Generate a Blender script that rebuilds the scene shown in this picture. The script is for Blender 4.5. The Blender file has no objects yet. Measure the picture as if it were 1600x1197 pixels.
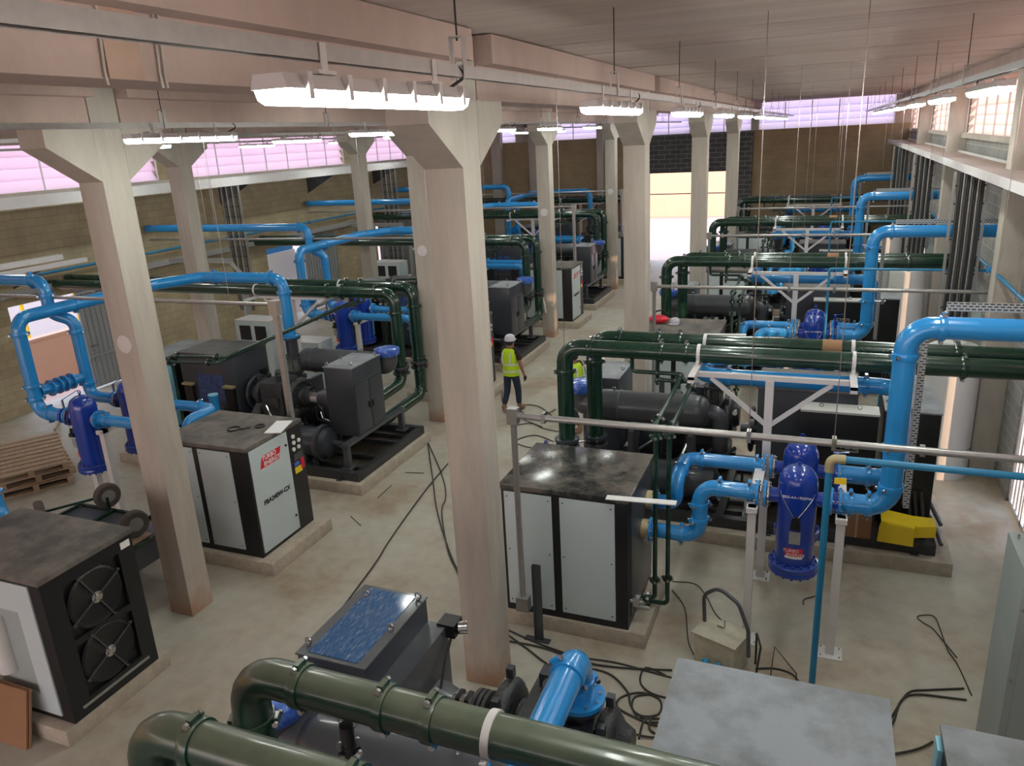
import bpy, bmesh, math, random
from mathutils import Vector, Matrix, Quaternion
random.seed(7)
R = math.radians
S = bpy.context.scene
COL = S.collection
PI = math.pi

# ------------------------------------------------------------------ camera
cam = bpy.data.cameras.new('camera')
cam.sensor_fit = 'HORIZONTAL'; cam.sensor_width = 36.0
cam.lens = 36.0 * 1197.0 / 1600.0
cam.clip_end = 500
co = bpy.data.objects.new('camera', cam); COL.objects.link(co)
yaw, pit, rol = 0.396, -0.3087, -0.0537
F = Vector((-math.sin(yaw)*math.cos(pit), math.cos(yaw)*math.cos(pit), math.sin(pit)))
R0 = F.cross(Vector((0, 0, 1))).normalized(); U0 = R0.cross(F)
c, s = math.cos(rol), math.sin(rol)
RR = c*R0 + s*U0; UU = -s*R0 + c*U0
m = Matrix((RR, UU, -F)).transposed().to_4x4()
m.translation = Vector((0, 0, 5.85))
co.matrix_world = m
S.camera = co
S.view_settings.view_transform = 'Standard'
S.view_settings.look = 'None'
S.view_settings.gamma = 1
S.view_settings.use_curve_mapping = False
S.view_settings.exposure = 1.05

# ------------------------------------------------------------------ sky, sun, daylight
W = bpy.data.worlds.new('sky'); S.world = W; W.use_nodes = True
nt = W.node_tree; nt.nodes.clear()
out = nt.nodes.new('ShaderNodeOutputWorld'); bg = nt.nodes.new('ShaderNodeBackground')
tc = nt.nodes.new('ShaderNodeTexCoord'); sp = nt.nodes.new('ShaderNodeSeparateXYZ')
rp = nt.nodes.new('ShaderNodeValToRGB')
e = rp.color_ramp.elements
e[0].position = 0.0; e[0].color = (.95, .80, .72, 1)
e[1].position = 0.55; e[1].color = (.62, .72, 1, 1)
k = e.new(.18); k.color = (1, .87, .86, 1)
nt.links.new(tc.outputs['Generated'], sp.inputs[0]); nt.links.new(sp.outputs['Z'], rp.inputs[0])
nt.links.new(rp.outputs[0], bg.inputs[0]); bg.inputs[1].default_value = 1.75
nt.links.new(bg.outputs[0], out.inputs[0])
sl = bpy.data.lights.new('sun', 'SUN'); sl.energy = 2.4; sl.color = (1, .62, .38); sl.angle = R(.6)
so = bpy.data.objects.new('sun', sl); COL.objects.link(so)
so.rotation_euler = Vector((-.70, .62, -.10)).to_track_quat('-Z', 'Y').to_euler()
so.location = (10, -8, 9)

# ------------------------------------------------------------------ materials
MAT = {}
def nmat(name, col, rough=.6, metal=0, noise=0, nscale=6, col2=None, bump=0, bscale=40, coat=0, stretch=None, thr=None, lo=.38, hi=.66):
    m = bpy.data.materials.new(name); m.use_nodes = True; t = m.node_tree; n = t.nodes; l = t.links
    b = n['Principled BSDF']; b.inputs['Roughness'].default_value = rough; b.inputs['Metallic'].default_value = metal
    if coat: b.inputs['Coat Weight'].default_value = coat; b.inputs['Coat Roughness'].default_value = .08
    c1 = (*col, 1)
    b.inputs['Base Color'].default_value = c1
    tcn = n.new('ShaderNodeTexCoord'); mp = n.new('ShaderNodeMapping'); l.new(tcn.outputs['Object'], mp.inputs[0])
    if stretch: mp.inputs['Scale'].default_value = stretch
    c2 = (*(col2 or tuple(x*.72 for x in col)), 1)
    nz = n.new('ShaderNodeTexNoise'); nz.inputs['Scale'].default_value = nscale; nz.inputs['Detail'].default_value = 6; nz.inputs['Roughness'].default_value = .62
    l.new(mp.outputs[0], nz.inputs['Vector'])
    cr = n.new('ShaderNodeValToRGB'); cr.color_ramp.elements[0].position = lo; cr.color_ramp.elements[1].position = hi
    cr.color_ramp.elements[0].color = tuple(c2[i]*noise+c1[i]*(1-noise) for i in range(3))+(1,)
    cr.color_ramp.elements[1].color = c1
    l.new(nz.outputs[0], cr.inputs[0]); l.new(cr.outputs[0], b.inputs['Base Color'])
    if bump:
        n2 = n.new('ShaderNodeTexNoise'); n2.inputs['Scale'].default_value = bscale; n2.inputs['Detail'].default_value = 4
        l.new(mp.outputs[0], n2.inputs['Vector'])
        bp = n.new('ShaderNodeBump'); bp.inputs['Strength'].default_value = bump; bp.inputs['Distance'].default_value = .02
        l.new(n2.outputs[0], bp.inputs['Height']); l.new(bp.outputs[0], b.inputs['Normal'])
    MAT[name] = m
    return m
nmat('concrete', (.50, .455, .395), .85, noise=.55, nscale=2.2, bump=.25, bscale=30, stretch=(1.6, 1.6, .5))
nmat('beam_concrete', (.50, .37, .325), .85, noise=.5, nscale=1.6, bump=.25, bscale=30, stretch=(1, 1, .5))  # pink light from the louvres is mixed into the beam colour
nmat('roof_concrete', (.60, .49, .44), .9, noise=.55, nscale=1.2, bump=.2, bscale=20, stretch=(.4, 2.5, 1))  # ceiling colour carries the pink cast of the louvre light
nmat('rust_concrete', (.50, .33, .26), .9, noise=.5, nscale=5)
nmat('slab_seam', (.13, .10, .09), .95)
nmat('plinth_concrete', (.47, .41, .33), .9, noise=.7, nscale=7, bump=.5, bscale=25)
nmat('green_paint', (.003, .026, .015), .25, noise=.3, nscale=3, col2=(.02, .07, .045), coat=.5)
nmat('dusty_green', (.085, .15, .085), .42, noise=.6, nscale=2.5, col2=(.01, .09, .05), coat=.25)
nmat('blue_paint', (.02, .27, .66), .25, noise=.2, nscale=3, coat=.5)
nmat('teal_pipe', (.02, .22, .42), .35, noise=.4, nscale=4)
nmat('vessel_blue', (.008, .045, .36), .22, noise=.2, nscale=4, coat=.6)
nmat('dark_grey_paint', (.04, .046, .058), .38, noise=.35, nscale=5, coat=.15)
nmat('machine_grey', (.065, .07, .08), .35, noise=.5, nscale=6, coat=.2)
nmat('cast_iron', (.025, .027, .031), .4, noise=.5, nscale=14, col2=(.06, .058, .055), bump=.4, bscale=40)
nmat('black_paint', (.008, .009, .011), .4)
nmat('dusty_top', (.20, .175, .15), .75, noise=.75, nscale=2.6, col2=(.045, .045, .045), bump=.1)
nmat('dusty_grey_top', (.27, .29, .32), .5, noise=.75, nscale=2.5, col2=(.12, .125, .13), lo=.36, hi=.6)
nmat('black_top', (.03, .032, .034), .16, noise=.9, nscale=2.0, col2=(.16, .145, .125), lo=.45, hi=.6)
nmat('white_panel', (.52, .60, .62), .45, noise=.12, nscale=2)
nmat('white_steel', (.66, .64, .64), .4, noise=.25, nscale=4)
nmat('grey_cabinet', (.34, .39, .38), .5, noise=.2, nscale=3)
nmat('tank_white', (.60, .60, .58), .5, noise=.2, nscale=2)
nmat('galvanised', (.42, .41, .40), .38, .7, noise=.4, nscale=18)
nmat('steel', (.55, .55, .55), .25, .95, noise=.4, nscale=10)
nmat('film_blue', (.02, .13, .36), .16, noise=.8, nscale=5, col2=(.45, .68, .9), bump=1.0, bscale=9, stretch=(34, 2.2, 2), coat=.6, lo=.34, hi=.46)
nmat('wrap_blue', (.012, .06, .42), .2, noise=.5, nscale=14, col2=(.12, .28, .75), bump=.9, bscale=18, coat=.6)
nmat('film_dark', (.008, .03, .13), .25, noise=.5, nscale=9, col2=(.06, .14, .4), bump=.8, bscale=20, coat=.5)
nmat('dark_dusty_top', (.13, .125, .12), .6, noise=.7, nscale=2.5, col2=(.045, .045, .047))
nmat('oily_tray', (.07, .05, .035), .35, noise=.85, nscale=6, col2=(.012, .011, .01))
nmat('light_film', (.28, .62, .80), .3, noise=.3, nscale=6)
nmat('brass', (.45, .38, .22), .45, .3, noise=.4, nscale=8)
nmat('rubber', (.10, .085, .07), .8, noise=.5, nscale=10)
nmat('cable', (.03, .027, .022), .6)
nmat('wood', (.47, .34, .23), .8, noise=.6, nscale=3, stretch=(1, 9, 4), bump=.2)
nmat('cardboard', (.30, .16, .085), .85, noise=.35, nscale=3)
nmat('yellow', (.85, .62, .02), .4, noise=.15, nscale=3)
nmat('red', (.65, .015, .04), .45)
nmat('white_paint', (.8, .8, .8), .5)
nmat('label_silver', (.42, .44, .42), .35, .5, noise=.4, nscale=30)
nmat('skin', (.28, .13, .08), .55)
nmat('vest_yellow', (.50, .75, .01), .6, noise=.2, nscale=12)
nmat('vest_stripe', (.62, .66, .55), .4)
nmat('dark_cloth', (.025, .015, .015), .9)
nmat('jeans', (.02, .03, .06), .9, noise=.4, nscale=20)
nmat('boots', (.25, .16, .11), .85)
nmat('helmet', (.50, .50, .56), .35)
nmat('glove', (.012, .012, .012), .8)
nmat('sliding_door_grey', (.33, .35, .37), .5, .2, noise=.25, nscale=3)
nmat('outside_ground', (.62, .44, .36), .9, noise=.35, nscale=.6)
nmat('outside_wall', (.70, .44, .30), .9, noise=.2, nscale=1)
nmat('cloth_pale', (.55, .52, .47), .9, noise=.4, nscale=8)
nmat('welder_beige', (.50, .47, .36), .55, noise=.4, nscale=8, col2=(.30, .25, .18))
nmat('maroon', (.10, .008, .02), .5)
nmat('tray_dust', (.44, .36, .31), .8, noise=.5, nscale=3)
nmat('gauge_white', (.75, .75, .72), .3)

nmat('column_concrete', (.50, .455, .395), .85, noise=.6, nscale=2.0, bump=.25, bscale=30, stretch=(2.6, 2.6, .35))
def base_stain(mat):
    m = MAT[mat]; t = m.node_tree; n = t.nodes; l = t.links; b = n['Principled BSDF']; src = b.inputs['Base Color'].links[0].from_socket
    tcn = n.new('ShaderNodeTexCoord'); sx = n.new('ShaderNodeSeparateXYZ'); l.new(tcn.outputs['Object'], sx.inputs[0])
    nz = n.new('ShaderNodeTexNoise'); nz.inputs['Scale'].default_value = 4; nz.inputs['Detail'].default_value = 5; l.new(tcn.outputs['Object'], nz.inputs['Vector'])
    ad = n.new('ShaderNodeMath'); ad.operation = 'MULTIPLY_ADD'; ad.inputs[1].default_value = -1.6; l.new(nz.outputs[0], ad.inputs[0]); l.new(sx.outputs['Z'], ad.inputs[2])
    mr = n.new('ShaderNodeMapRange'); mr.inputs[1].default_value = -.25; mr.inputs[2].default_value = -.9; mr.inputs[4].default_value = .75; l.new(ad.outputs[0], mr.inputs[0])
    mx = n.new('ShaderNodeMix'); mx.data_type = 'RGBA'; l.new(mr.outputs[0], mx.inputs[0]); l.new(src, mx.inputs[6]); mx.inputs[7].default_value = (.42, .22, .12, 1); l.new(mx.outputs[2], b.inputs['Base Color'])
base_stain('column_concrete')
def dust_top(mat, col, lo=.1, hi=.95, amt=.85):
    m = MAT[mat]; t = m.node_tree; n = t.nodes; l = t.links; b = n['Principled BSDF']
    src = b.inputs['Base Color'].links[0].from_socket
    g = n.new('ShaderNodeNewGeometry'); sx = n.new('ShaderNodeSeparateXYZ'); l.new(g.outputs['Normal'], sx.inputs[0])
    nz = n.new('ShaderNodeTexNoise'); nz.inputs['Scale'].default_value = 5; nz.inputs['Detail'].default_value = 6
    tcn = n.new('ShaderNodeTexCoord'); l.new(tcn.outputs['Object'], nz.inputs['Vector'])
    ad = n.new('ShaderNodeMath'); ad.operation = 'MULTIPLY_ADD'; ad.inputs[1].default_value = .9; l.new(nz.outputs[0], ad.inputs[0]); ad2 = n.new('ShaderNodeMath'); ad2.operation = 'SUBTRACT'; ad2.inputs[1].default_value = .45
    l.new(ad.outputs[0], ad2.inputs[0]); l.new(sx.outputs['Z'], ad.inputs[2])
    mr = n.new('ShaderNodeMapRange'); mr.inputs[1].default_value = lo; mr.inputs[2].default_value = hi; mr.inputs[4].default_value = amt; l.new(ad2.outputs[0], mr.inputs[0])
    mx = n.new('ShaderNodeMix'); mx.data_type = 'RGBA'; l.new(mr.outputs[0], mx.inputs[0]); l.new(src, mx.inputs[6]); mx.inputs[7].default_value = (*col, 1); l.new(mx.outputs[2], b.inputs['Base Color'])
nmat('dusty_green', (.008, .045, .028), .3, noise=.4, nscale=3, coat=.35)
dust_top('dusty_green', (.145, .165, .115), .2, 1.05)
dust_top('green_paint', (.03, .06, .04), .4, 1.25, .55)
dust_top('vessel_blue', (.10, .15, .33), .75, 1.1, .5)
def floor_mat():
    m = bpy.data.materials.new('floor_screed'); m.use_nodes = True; t = m.node_tree; n = t.nodes; l = t.links
    b = n['Principled BSDF']
    tcn = n.new('ShaderNodeTexCoord')
    n1 = n.new('ShaderNodeTexNoise'); n1.inputs['Scale'].default_value = .55; n1.inputs['Detail'].default_value = 8; n1.inputs['Roughness'].default_value = .65
    l.new(tcn.outputs['Object'], n1.inputs['Vector'])
    c1 = n.new('ShaderNodeValToRGB'); E = c1.color_ramp.elements
    E[0].position = .33; E[0].color = (.32, .24, .165, 1); E[1].position = .62; E[1].color = (.45, .43, .365, 1)
    k = E.new(.47); k.color = (.41, .365, .295, 1)
    l.new(n1.outputs[0], c1.inputs[0])
    n2 = n.new('ShaderNodeTexNoise'); n2.inputs['Scale'].default_value = 5; n2.inputs['Detail'].default_value = 8
    l.new(tcn.outputs['Object'], n2.inputs['Vector'])
    mr = n.new('ShaderNodeMapRange'); mr.inputs[1].default_value = .3; mr.inputs[2].default_value = .7; mr.inputs[3].default_value = .9; mr.inputs[4].default_value = 1.06
    l.new(n2.outputs[0], mr.inputs[0])
    mx = n.new('ShaderNodeMix'); mx.data_type = 'RGBA'; mx.blend_type = 'MULTIPLY'; mx.inputs[0].default_value = 1
    l.new(c1.outputs[0], mx.inputs[6]); l.new(mr.outputs[0], mx.inputs[7]); l.new(mx.outputs[2], b.inputs['Base Color'])
    mr2 = n.new('ShaderNodeMapRange'); mr2.inputs[3].default_value = .42; mr2.inputs[4].default_value = .75
    l.new(n1.outputs[0], mr2.inputs[0]); l.new(mr2.outputs[0], b.inputs['Roughness'])
    bp = n.new('ShaderNodeBump'); bp.inputs['Strength'].default_value = .15; bp.inputs['Distance'].default_value = .02
    l.new(n2.outputs[0], bp.inputs['Height']); l.new(bp.outputs[0], b.inputs['Normal'])
    MAT['floor_screed'] = m
floor_mat()
def block_mat(name, col, col2, mortar, axis, bw=.4, bh=.2):
    m = bpy.data.materials.new(name); m.use_nodes = True; t = m.node_tree; n = t.nodes; l = t.links
    b = n['Principled BSDF']; b.inputs['Roughness'].default_value = .9
    tcn = n.new('ShaderNodeTexCoord'); sx = n.new('ShaderNodeSeparateXYZ'); cb = n.new('ShaderNodeCombineXYZ')
    l.new(tcn.outputs['Object'], sx.inputs[0]); l.new(sx.outputs[axis], cb.inputs[0]); l.new(sx.outputs['Z'], cb.inputs[1])
    br = n.new('ShaderNodeTexBrick'); br.inputs['Scale'].default_value = 1
    br.inputs['Brick Width'].default_value = bw; br.inputs['Row Height'].default_value = bh
    br.inputs['Mortar Size'].default_value = .008; br.inputs['Color1'].default_value = (*col, 1); br.inputs['Color2'].default_value = (*col2, 1)
    br.inputs['Mortar'].default_value = (*mortar, 1)
    l.new(cb.outputs[0], br.inputs[0])
    nz = n.new('ShaderNodeTexNoise'); nz.inputs['Scale'].default_value = 1.5; nz.inputs['Detail'].default_value = 5
    l.new(tcn.outputs['Object'], nz.inputs['Vector'])
    mr = n.new('ShaderNodeMapRange'); mr.inputs[3].default_value = .7; mr.inputs[4].default_value = 1.25; l.new(nz.outputs[0], mr.inputs[0])
    mx = n.new('ShaderNodeMix'); mx.data_type = 'RGBA'; mx.blend_type = 'MULTIPLY'; mx.inputs[0].default_value = 1
    l.new(br.outputs[0], mx.inputs[6]); l.new(mr.outputs[0], mx.inputs[7]); l.new(mx.outputs[2], b.inputs['Base Color'])
    bp = n.new('ShaderNodeBump'); bp.inputs['Strength'].default_value = .4; bp.inputs['Distance'].default_value = .01; bp.invert = True
    l.new(br.outputs['Fac'], bp.inputs['Height']); l.new(bp.outputs[0], b.inputs['Normal'])
    MAT[name] = m
block_mat('block_left', (.40, .33, .21), (.35, .29, .185), (.28, .23, .15), 'Y')
block_mat('block_far', (.36, .28, .17), (.33, .255, .155), (.28, .215, .13), 'X')
block_mat('brick_grey', (.075, .08, .085), (.10, .10, .105), (.34, .34, .32), 'X', .5, .2)
block_mat('block_right', (.24, .235, .225), (.29, .28, .26), (.42, .40, .37), 'Y', .4, .2)
def perforated():
    m = bpy.data.materials.new('perforated'); m.use_nodes = True; t = m.node_tree; n = t.nodes; l = t.links
    b = n['Principled BSDF']; b.inputs['Roughness'].default_value = .45; b.inputs['Metallic'].default_value = .3
    tcn = n.new('ShaderNodeTexCoord'); sx = n.new('ShaderNodeSeparateXYZ'); cb = n.new('ShaderNodeCombineXYZ'); ad = n.new('ShaderNodeMath')
    l.new(tcn.outputs['Object'], sx.inputs[0]); l.new(sx.outputs['X'], ad.inputs[0]); l.new(sx.outputs['Y'], ad.inputs[1]); l.new(ad.outputs[0], cb.inputs[0]); l.new(sx.outputs['Z'], cb.inputs[1])
    br = n.new('ShaderNodeTexBrick'); br.inputs['Scale'].default_value = 1; br.inputs['Brick Width'].default_value = .055; br.inputs['Row Height'].default_value = .03; br.inputs['Mortar Size'].default_value = .009
    br.inputs['Color1'].default_value = (.03, .03, .03, 1); br.inputs['Color2'].default_value = (.05, .05, .05, 1); br.inputs['Mortar'].default_value = (.5, .5, .49, 1)
    l.new(cb.outputs[0], br.inputs[0]); l.new(br.outputs[0], b.inputs['Base Color']); MAT['perforated'] = m
perforated()
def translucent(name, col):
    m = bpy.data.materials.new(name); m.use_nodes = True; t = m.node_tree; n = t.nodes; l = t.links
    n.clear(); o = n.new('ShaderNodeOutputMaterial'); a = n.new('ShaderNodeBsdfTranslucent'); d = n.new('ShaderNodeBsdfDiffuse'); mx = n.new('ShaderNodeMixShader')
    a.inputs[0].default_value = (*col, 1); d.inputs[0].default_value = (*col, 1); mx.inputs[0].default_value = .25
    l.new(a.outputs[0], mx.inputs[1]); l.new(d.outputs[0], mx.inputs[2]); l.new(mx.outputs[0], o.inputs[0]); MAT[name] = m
translucent('louvre_pink', (.95, .84, .92)); translucent('louvre_lilac', (.88, .86, .98)); translucent('louvre_peach', (.97, .87, .84))  # each wall's daylight colour is put into its slat tint
def emis(name, col, st):
    m = bpy.data.materials.new(name); m.use_nodes = True; b = m.node_tree.nodes['Principled BSDF']
    b.inputs['Base Color'].default_value = (.8, .8, .8, 1); b.inputs['Emission Color'].default_value = (*col, 1); b.inputs['Emission Strength'].default_value = st; MAT[name] = m
emis('lamp_glow', (.94, 1, .93), 28)

# ------------------------------------------------------------------ mesh builder
ORG = {}
class MB:
    def __init__(s): s.bm = bmesh.new()
    def box(s, x0, x1, y0, y1, z0, z1, rot=0, piv=None, bev=0):
        g = bmesh.ops.create_cube(s.bm, size=1)['verts']
        cx, cy, cz = (x0+x1)/2, (y0+y1)/2, (z0+z1)/2
        M = Matrix.Translation((cx, cy, cz)) @ Matrix.Rotation(rot, 4, 'Z') @ Matrix.Diagonal((abs(x1-x0), abs(y1-y0), abs(z1-z0), 1))
        bmesh.ops.transform(s.bm, matrix=M, verts=g)
        if bev:
            ed = list({e for v in g for e in v.link_edges})
            bmesh.ops.bevel(s.bm, geom=ed, offset=bev, segments=2, affect='EDGES', profile=.6)
        return s
    def bar(s, p, q, w, h=None):
        h = h or w; p = Vector(p); q = Vector(q); d = q-p; L = d.length
        g = bmesh.ops.create_cube(s.bm, size=1)['verts']
        up = Vector((0, 0, 1)) if abs(d.normalized().z) < .98 else Vector((0, 1, 0))
        x = d.normalized(); y = up.cross(x).normalized(); z = x.cross(y)
        M = Matrix((x*L, y*w, z*h)).transposed().to_4x4(); M.translation = (p+q)/2
        bmesh.ops.transform(s.bm, matrix=M, verts=g); return s
    def cyl(s, p, q, r, r2=None, n=20, caps=True):
        p = Vector(p); q = Vector(q); d = q-p
        g = bmesh.ops.create_cone(s.bm, cap_ends=caps, segments=n, radius1=r, radius2=r if r2 is None else r2, depth=d.length)['verts']
        M = Matrix.Translation((p+q)/2) @ d.to_track_quat('Z', 'Y').to_matrix().to_4x4()
        bmesh.ops.transform(s.bm, matrix=M, verts=g); return s
    def ball(s, c, r, sc=(1, 1, 1), n=16):
        g = bmesh.ops.create_uvsphere(s.bm, u_segments=n, v_segments=max(6, n//2), radius=r)['verts']
        bmesh.ops.transform(s.bm, matrix=Matrix.Translation(c) @ Matrix.Diagonal((*sc, 1)), verts=g); return s
    def lathe(s, prof, c, axis=(0, 0, 1), n=24):
        # prof: list of (r, t) along axis
        ax = Vector(axis).normalized(); q = ax.to_track_quat('Z', 'Y'); c = Vector(c); rings = []
        for r, t in prof:
            if r < 1e-5: rings.append([s.bm.verts.new(c+q @ Vector((0, 0, t)))])
            else: rings.append([s.bm.verts.new(c+q @ Vector((r*math.cos(2*PI*i/n), r*math.sin(2*PI*i/n), t))) for i in range(n)])
        for a, b in zip(rings, rings[1:]):
            for i in range(n):
                j = (i+1) % n
                try:
                    if len(a) == 1 and len(b) == 1: continue
                    if len(a) == 1: s.bm.faces.new((a[0], b[j], b[i]))
                    elif len(b) == 1: s.bm.faces.new((a[i], a[j], b[0]))
                    else: s.bm.faces.new((a[i], a[j], b[j], b[i]))
                except ValueError: pass
        for rg in (rings[0], rings[-1]):
            if len(rg) > 2: s.bm.faces.new(rg)
        return s
    def ring(s, c, axis, R_, r, n=20, k=8, a0=0, a1=2*PI):
        ax = Vector(axis).normalized(); q = ax.to_track_quat('Z', 'Y'); c = Vector(c)
        full = abs(a1-a0-2*PI) < 1e-4; N = n if full else n+1; rs = []
        for i in range(N):
            t = a0+(a1-a0)*i/n; rs.append([s.bm.verts.new(c+q @ Vector(((R_+r*math.cos(u))*math.cos(t), (R_+r*math.cos(u))*math.sin(t), r*math.sin(u)))) for u in [2*PI*j/k for j in range(k)]])
        for i in range(n if full else n):
            a = rs[i]; b = rs[(i+1) % N]
            for j in range(k): s.bm.faces.new((a[j], b[j], b[(j+1) % k], a[(j+1) % k]))
        return s
    def tube(s, pts, r, bend=None, n=16, caps=True, seg=6):
        P = [Vector(p) for p in pts]
        if bend:
            Q = [P[0]]
            for i in range(1, len(P)-1):
                a, b, c_ = P[i-1], P[i], P[i+1]; u = (a-b); v = (c_-b)
                ang = u.angle(v); 
                if ang > PI-.02: Q.append(b); continue
                d = min(bend/math.tan(ang/2), u.length*.49, v.length*.49)
                p0 = b+u.normalized()*d; p1 = b+v.normalized()*d
                for k in range(seg+1):
                    t = k/seg; # quadratic with circular weight
                    w = math.sin(ang/2); den = (1-t)**2+2*w*t*(1-t)+t*t
                    Q.append((p0*(1-t)**2+b*2*w*t*(1-t)+p1*t*t)/den)
            Q.append(P[-1]); P = Q
        T = []
        for i in range(len(P)):
            if i == 0: t = P[1]-P[0]
            elif i == len(P)-1: t = P[-1]-P[-2]
            else: t = (P[i+1]-P[i]).normalized()+(P[i]-P[i-1]).normalized()
            T.append(t.normalized())
        nrm = T[0].orthogonal().normalized(); rings = []
        for i, p in enumerate(P):
            if i: nrm = T[i-1].rotation_difference(T[i]) @ nrm
            nrm = (nrm-T[i]*nrm.dot(T[i])).normalized(); bn = T[i].cross(nrm)
            rr = r[i] if isinstance(r, (list, tuple)) else r
            rings.append([s.bm.verts.new(p+(nrm*math.cos(2*PI*k/n)+bn*math.sin(2*PI*k/n))*rr) for k in range(n)])
        for a, b in zip(rings, rings[1:]):
            for k in range(n): s.bm.faces.new((a[k], a[(k+1) % n], b[(k+1) % n], b[k]))
        if caps: s.bm.faces.new(rings[0][::-1]); s.bm.faces.new(rings[-1])
        return s
    def prism(s, prof, axis, a, b):
        # prof: 2d points, extruded along axis from a to b; axis 'x': prof=(y,z); 'y': (x,z); 'z': (x,y)
        def P(u, v, w): return {'x': (w, u, v), 'y': (u, w, v), 'z': (u, v, w)}[axis]
        A = [s.bm.verts.new(P(u, v, a)) for u, v in prof]; B = [s.bm.verts.new(P(u, v, b)) for u, v in prof]
        n = len(prof)
        for i in range(n): s.bm.faces.new((A[i], A[(i+1) % n], B[(i+1) % n], B[i]))
        s.bm.faces.new(A[::-1]); s.bm.faces.new(B); return s
    def mark(s, mat):
        # faces added so far get the material mat; later ones the build material
        if not hasattr(s, 'mk'): s.mk = []
        s.mk.append(mat); s.bm.faces.ensure_lookup_table()
        for f in s.bm.faces:
            if f.material_index == 0 and not f.tag: f.material_index = len(s.mk); f.tag = True
        return s
    def build(s, name, mat, parent=None, smooth=True, label=None):
        bmesh.ops.recalc_face_normals(s.bm, faces=s.bm.faces[:])
        org = Vector((0, 0, 0))
        if parent is not None:
            org = Vector(ORG.get(parent.name, (0, 0, 0)))
        else:
            xs = [v.co for v in s.bm.verts]
            lo = Vector([min(v[i] for v in xs) for i in range(3)]); hi = Vector([max(v[i] for v in xs) for i in range(3)])
            org = Vector(((lo.x+hi.x)/2, (lo.y+hi.y)/2, lo.z))
            if mat.startswith(('block', 'brick', 'floor', 'roof')): org = Vector((0, 0, 0))
        bmesh.ops.translate(s.bm, verts=s.bm.verts[:], vec=-org)
        me = bpy.data.meshes.new(name); s.bm.to_mesh(me); s.bm.free()
        if smooth:
            for p in me.polygons: p.use_smooth = True
            me.set_sharp_from_angle(angle=R(38))
        me.materials.append(MAT[mat])
        for k_ in getattr(s, 'mk', []): me.materials.append(MAT[k_])
        o = bpy.data.objects.new(name, me); COL.objects.link(o)
        if parent is not None:
            o.parent = parent; ORG[o.name] = org
        else: o.location = org; ORG[o.name] = org
        if label: o['label'] = label
        return o
def tag(o, label, cat, group=None, kind=None):
    o['label'] = label; o['category'] = cat
    if group: o['group'] = group
    if kind: o['kind'] = kind
    return o
def thing(name, label, cat, loc=(0, 0, 0), group=None):
    o = bpy.data.objects.new(name, None); COL.objects.link(o); o.location = loc; o.empty_display_size = .2
    ORG[o.name] = Vector(loc); return tag(o, label, cat, group)
def struct(o): o['kind'] = 'structure'; return o
def dup(root, d=(0, 0, 0), label=None, rz=None):
    r = root.copy(); COL.objects.link(r); r.location = root.location+Vector(d)
    if rz is not None: r.rotation_euler = (0, 0, rz)
    if label: r['label'] = label
    for ch in list(root.children):
        c2 = ch.copy(); COL.objects.link(c2); c2.parent = r
        for g in ch.children:
            g2 = g.copy(); COL.objects.link(g2); g2.parent = c2
    return r
def text(name, s, size, loc, rot, mat, parent, extr=.0015, bold=0, sx=1.0, align='CENTER'):
    cu = bpy.data.curves.new('t', 'FONT'); cu.body = s; cu.size = size; cu.extrude = extr; cu.offset = bold; cu.align_x = align; cu.align_y = 'CENTER'
    to = bpy.data.objects.new('t', cu); COL.objects.link(to)
    bpy.context.view_layer.update()
    dg = bpy.context.evaluated_depsgraph_get()
    me = bpy.data.meshes.new_from_object(to.evaluated_get(dg)); bpy.data.objects.remove(to)
    M = Matrix.Translation(Vector(loc)-Vector(ORG.get(parent.name, (0, 0, 0)))) @ rot.to_4x4() @ Matrix.Diagonal((sx, 1, 1, 1))
    me.transform(M); me.materials.clear(); me.materials.append(MAT[mat])
    o = bpy.data.objects.new(name, me); COL.objects.link(o); o.parent = parent; ORG[o.name] = ORG.get(parent.name, Vector((0, 0, 0)))
    return o
def face_rot(nx, ny):   # text facing horizontal direction (nx,ny)
    n = Vector((nx, ny, 0)).normalized(); z = Vector((0, 0, 1)); x = z.cross(n)
    return Matrix((x, z, n)).transposed()

# ------------------------------------------------------------------ the shell
struct(MB().box(-18.3, 3.2, -14, 36.3, -.3, 0).build('floor', 'floor_screed'))
struct(MB().box(-80, 60, -60, 110, -.5, -.31).build('floor_outside', 'outside_ground'))
def seam_boxes(x0, x1, y0, y1, z, pitch):
    b = MB(); y = y0; i = 0
    while y < y1-.01:
        b.box(x0, x1, y+.02, min(y+pitch, y1)-.02, z+random.uniform(0, .012), z+.22); y += pitch
    return b
struct(seam_boxes(-3.2, 3.2, -14, 36.3, 6.75, 1.24).build('ceiling', 'roof_concrete', smooth=False))  # hall runs on unseen behind the camera, lengthened to block low sun
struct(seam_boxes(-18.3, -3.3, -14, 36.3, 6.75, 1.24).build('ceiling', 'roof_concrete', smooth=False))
struct(MB().box(-18.4, 3.3, -14, 36.4, 6.99, 7.1).build('ceiling', 'slab_seam'))
# left wall (x = -18), openings for the two sliding doors
b = MB(); L0, L1 = -18.25, -18.0
segs = [(-14, 12.15, 0), (15.6, 21.6, 0), (25.3, 28.8, 0), (31.6, 36.3, 0)]
for y0, y1, z in segs: b.box(L0, L1, y0, y1, 0, 5.2)
for y0, y1 in ((12.15, 15.6), (21.6, 25.3), (28.8, 31.6)): b.box(L0, L1, y0, y1, 2.62, 5.2)
b.box(L0, L1, -14, 36.3, 6.55, 6.75)
struct(b.build('wall_left', 'block_left', smooth=False))
struct(MB().box(-18.3, -17.86, -14, 36.3, 5.08, 5.22).build('trim_1', 'concrete', smooth=False))
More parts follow.
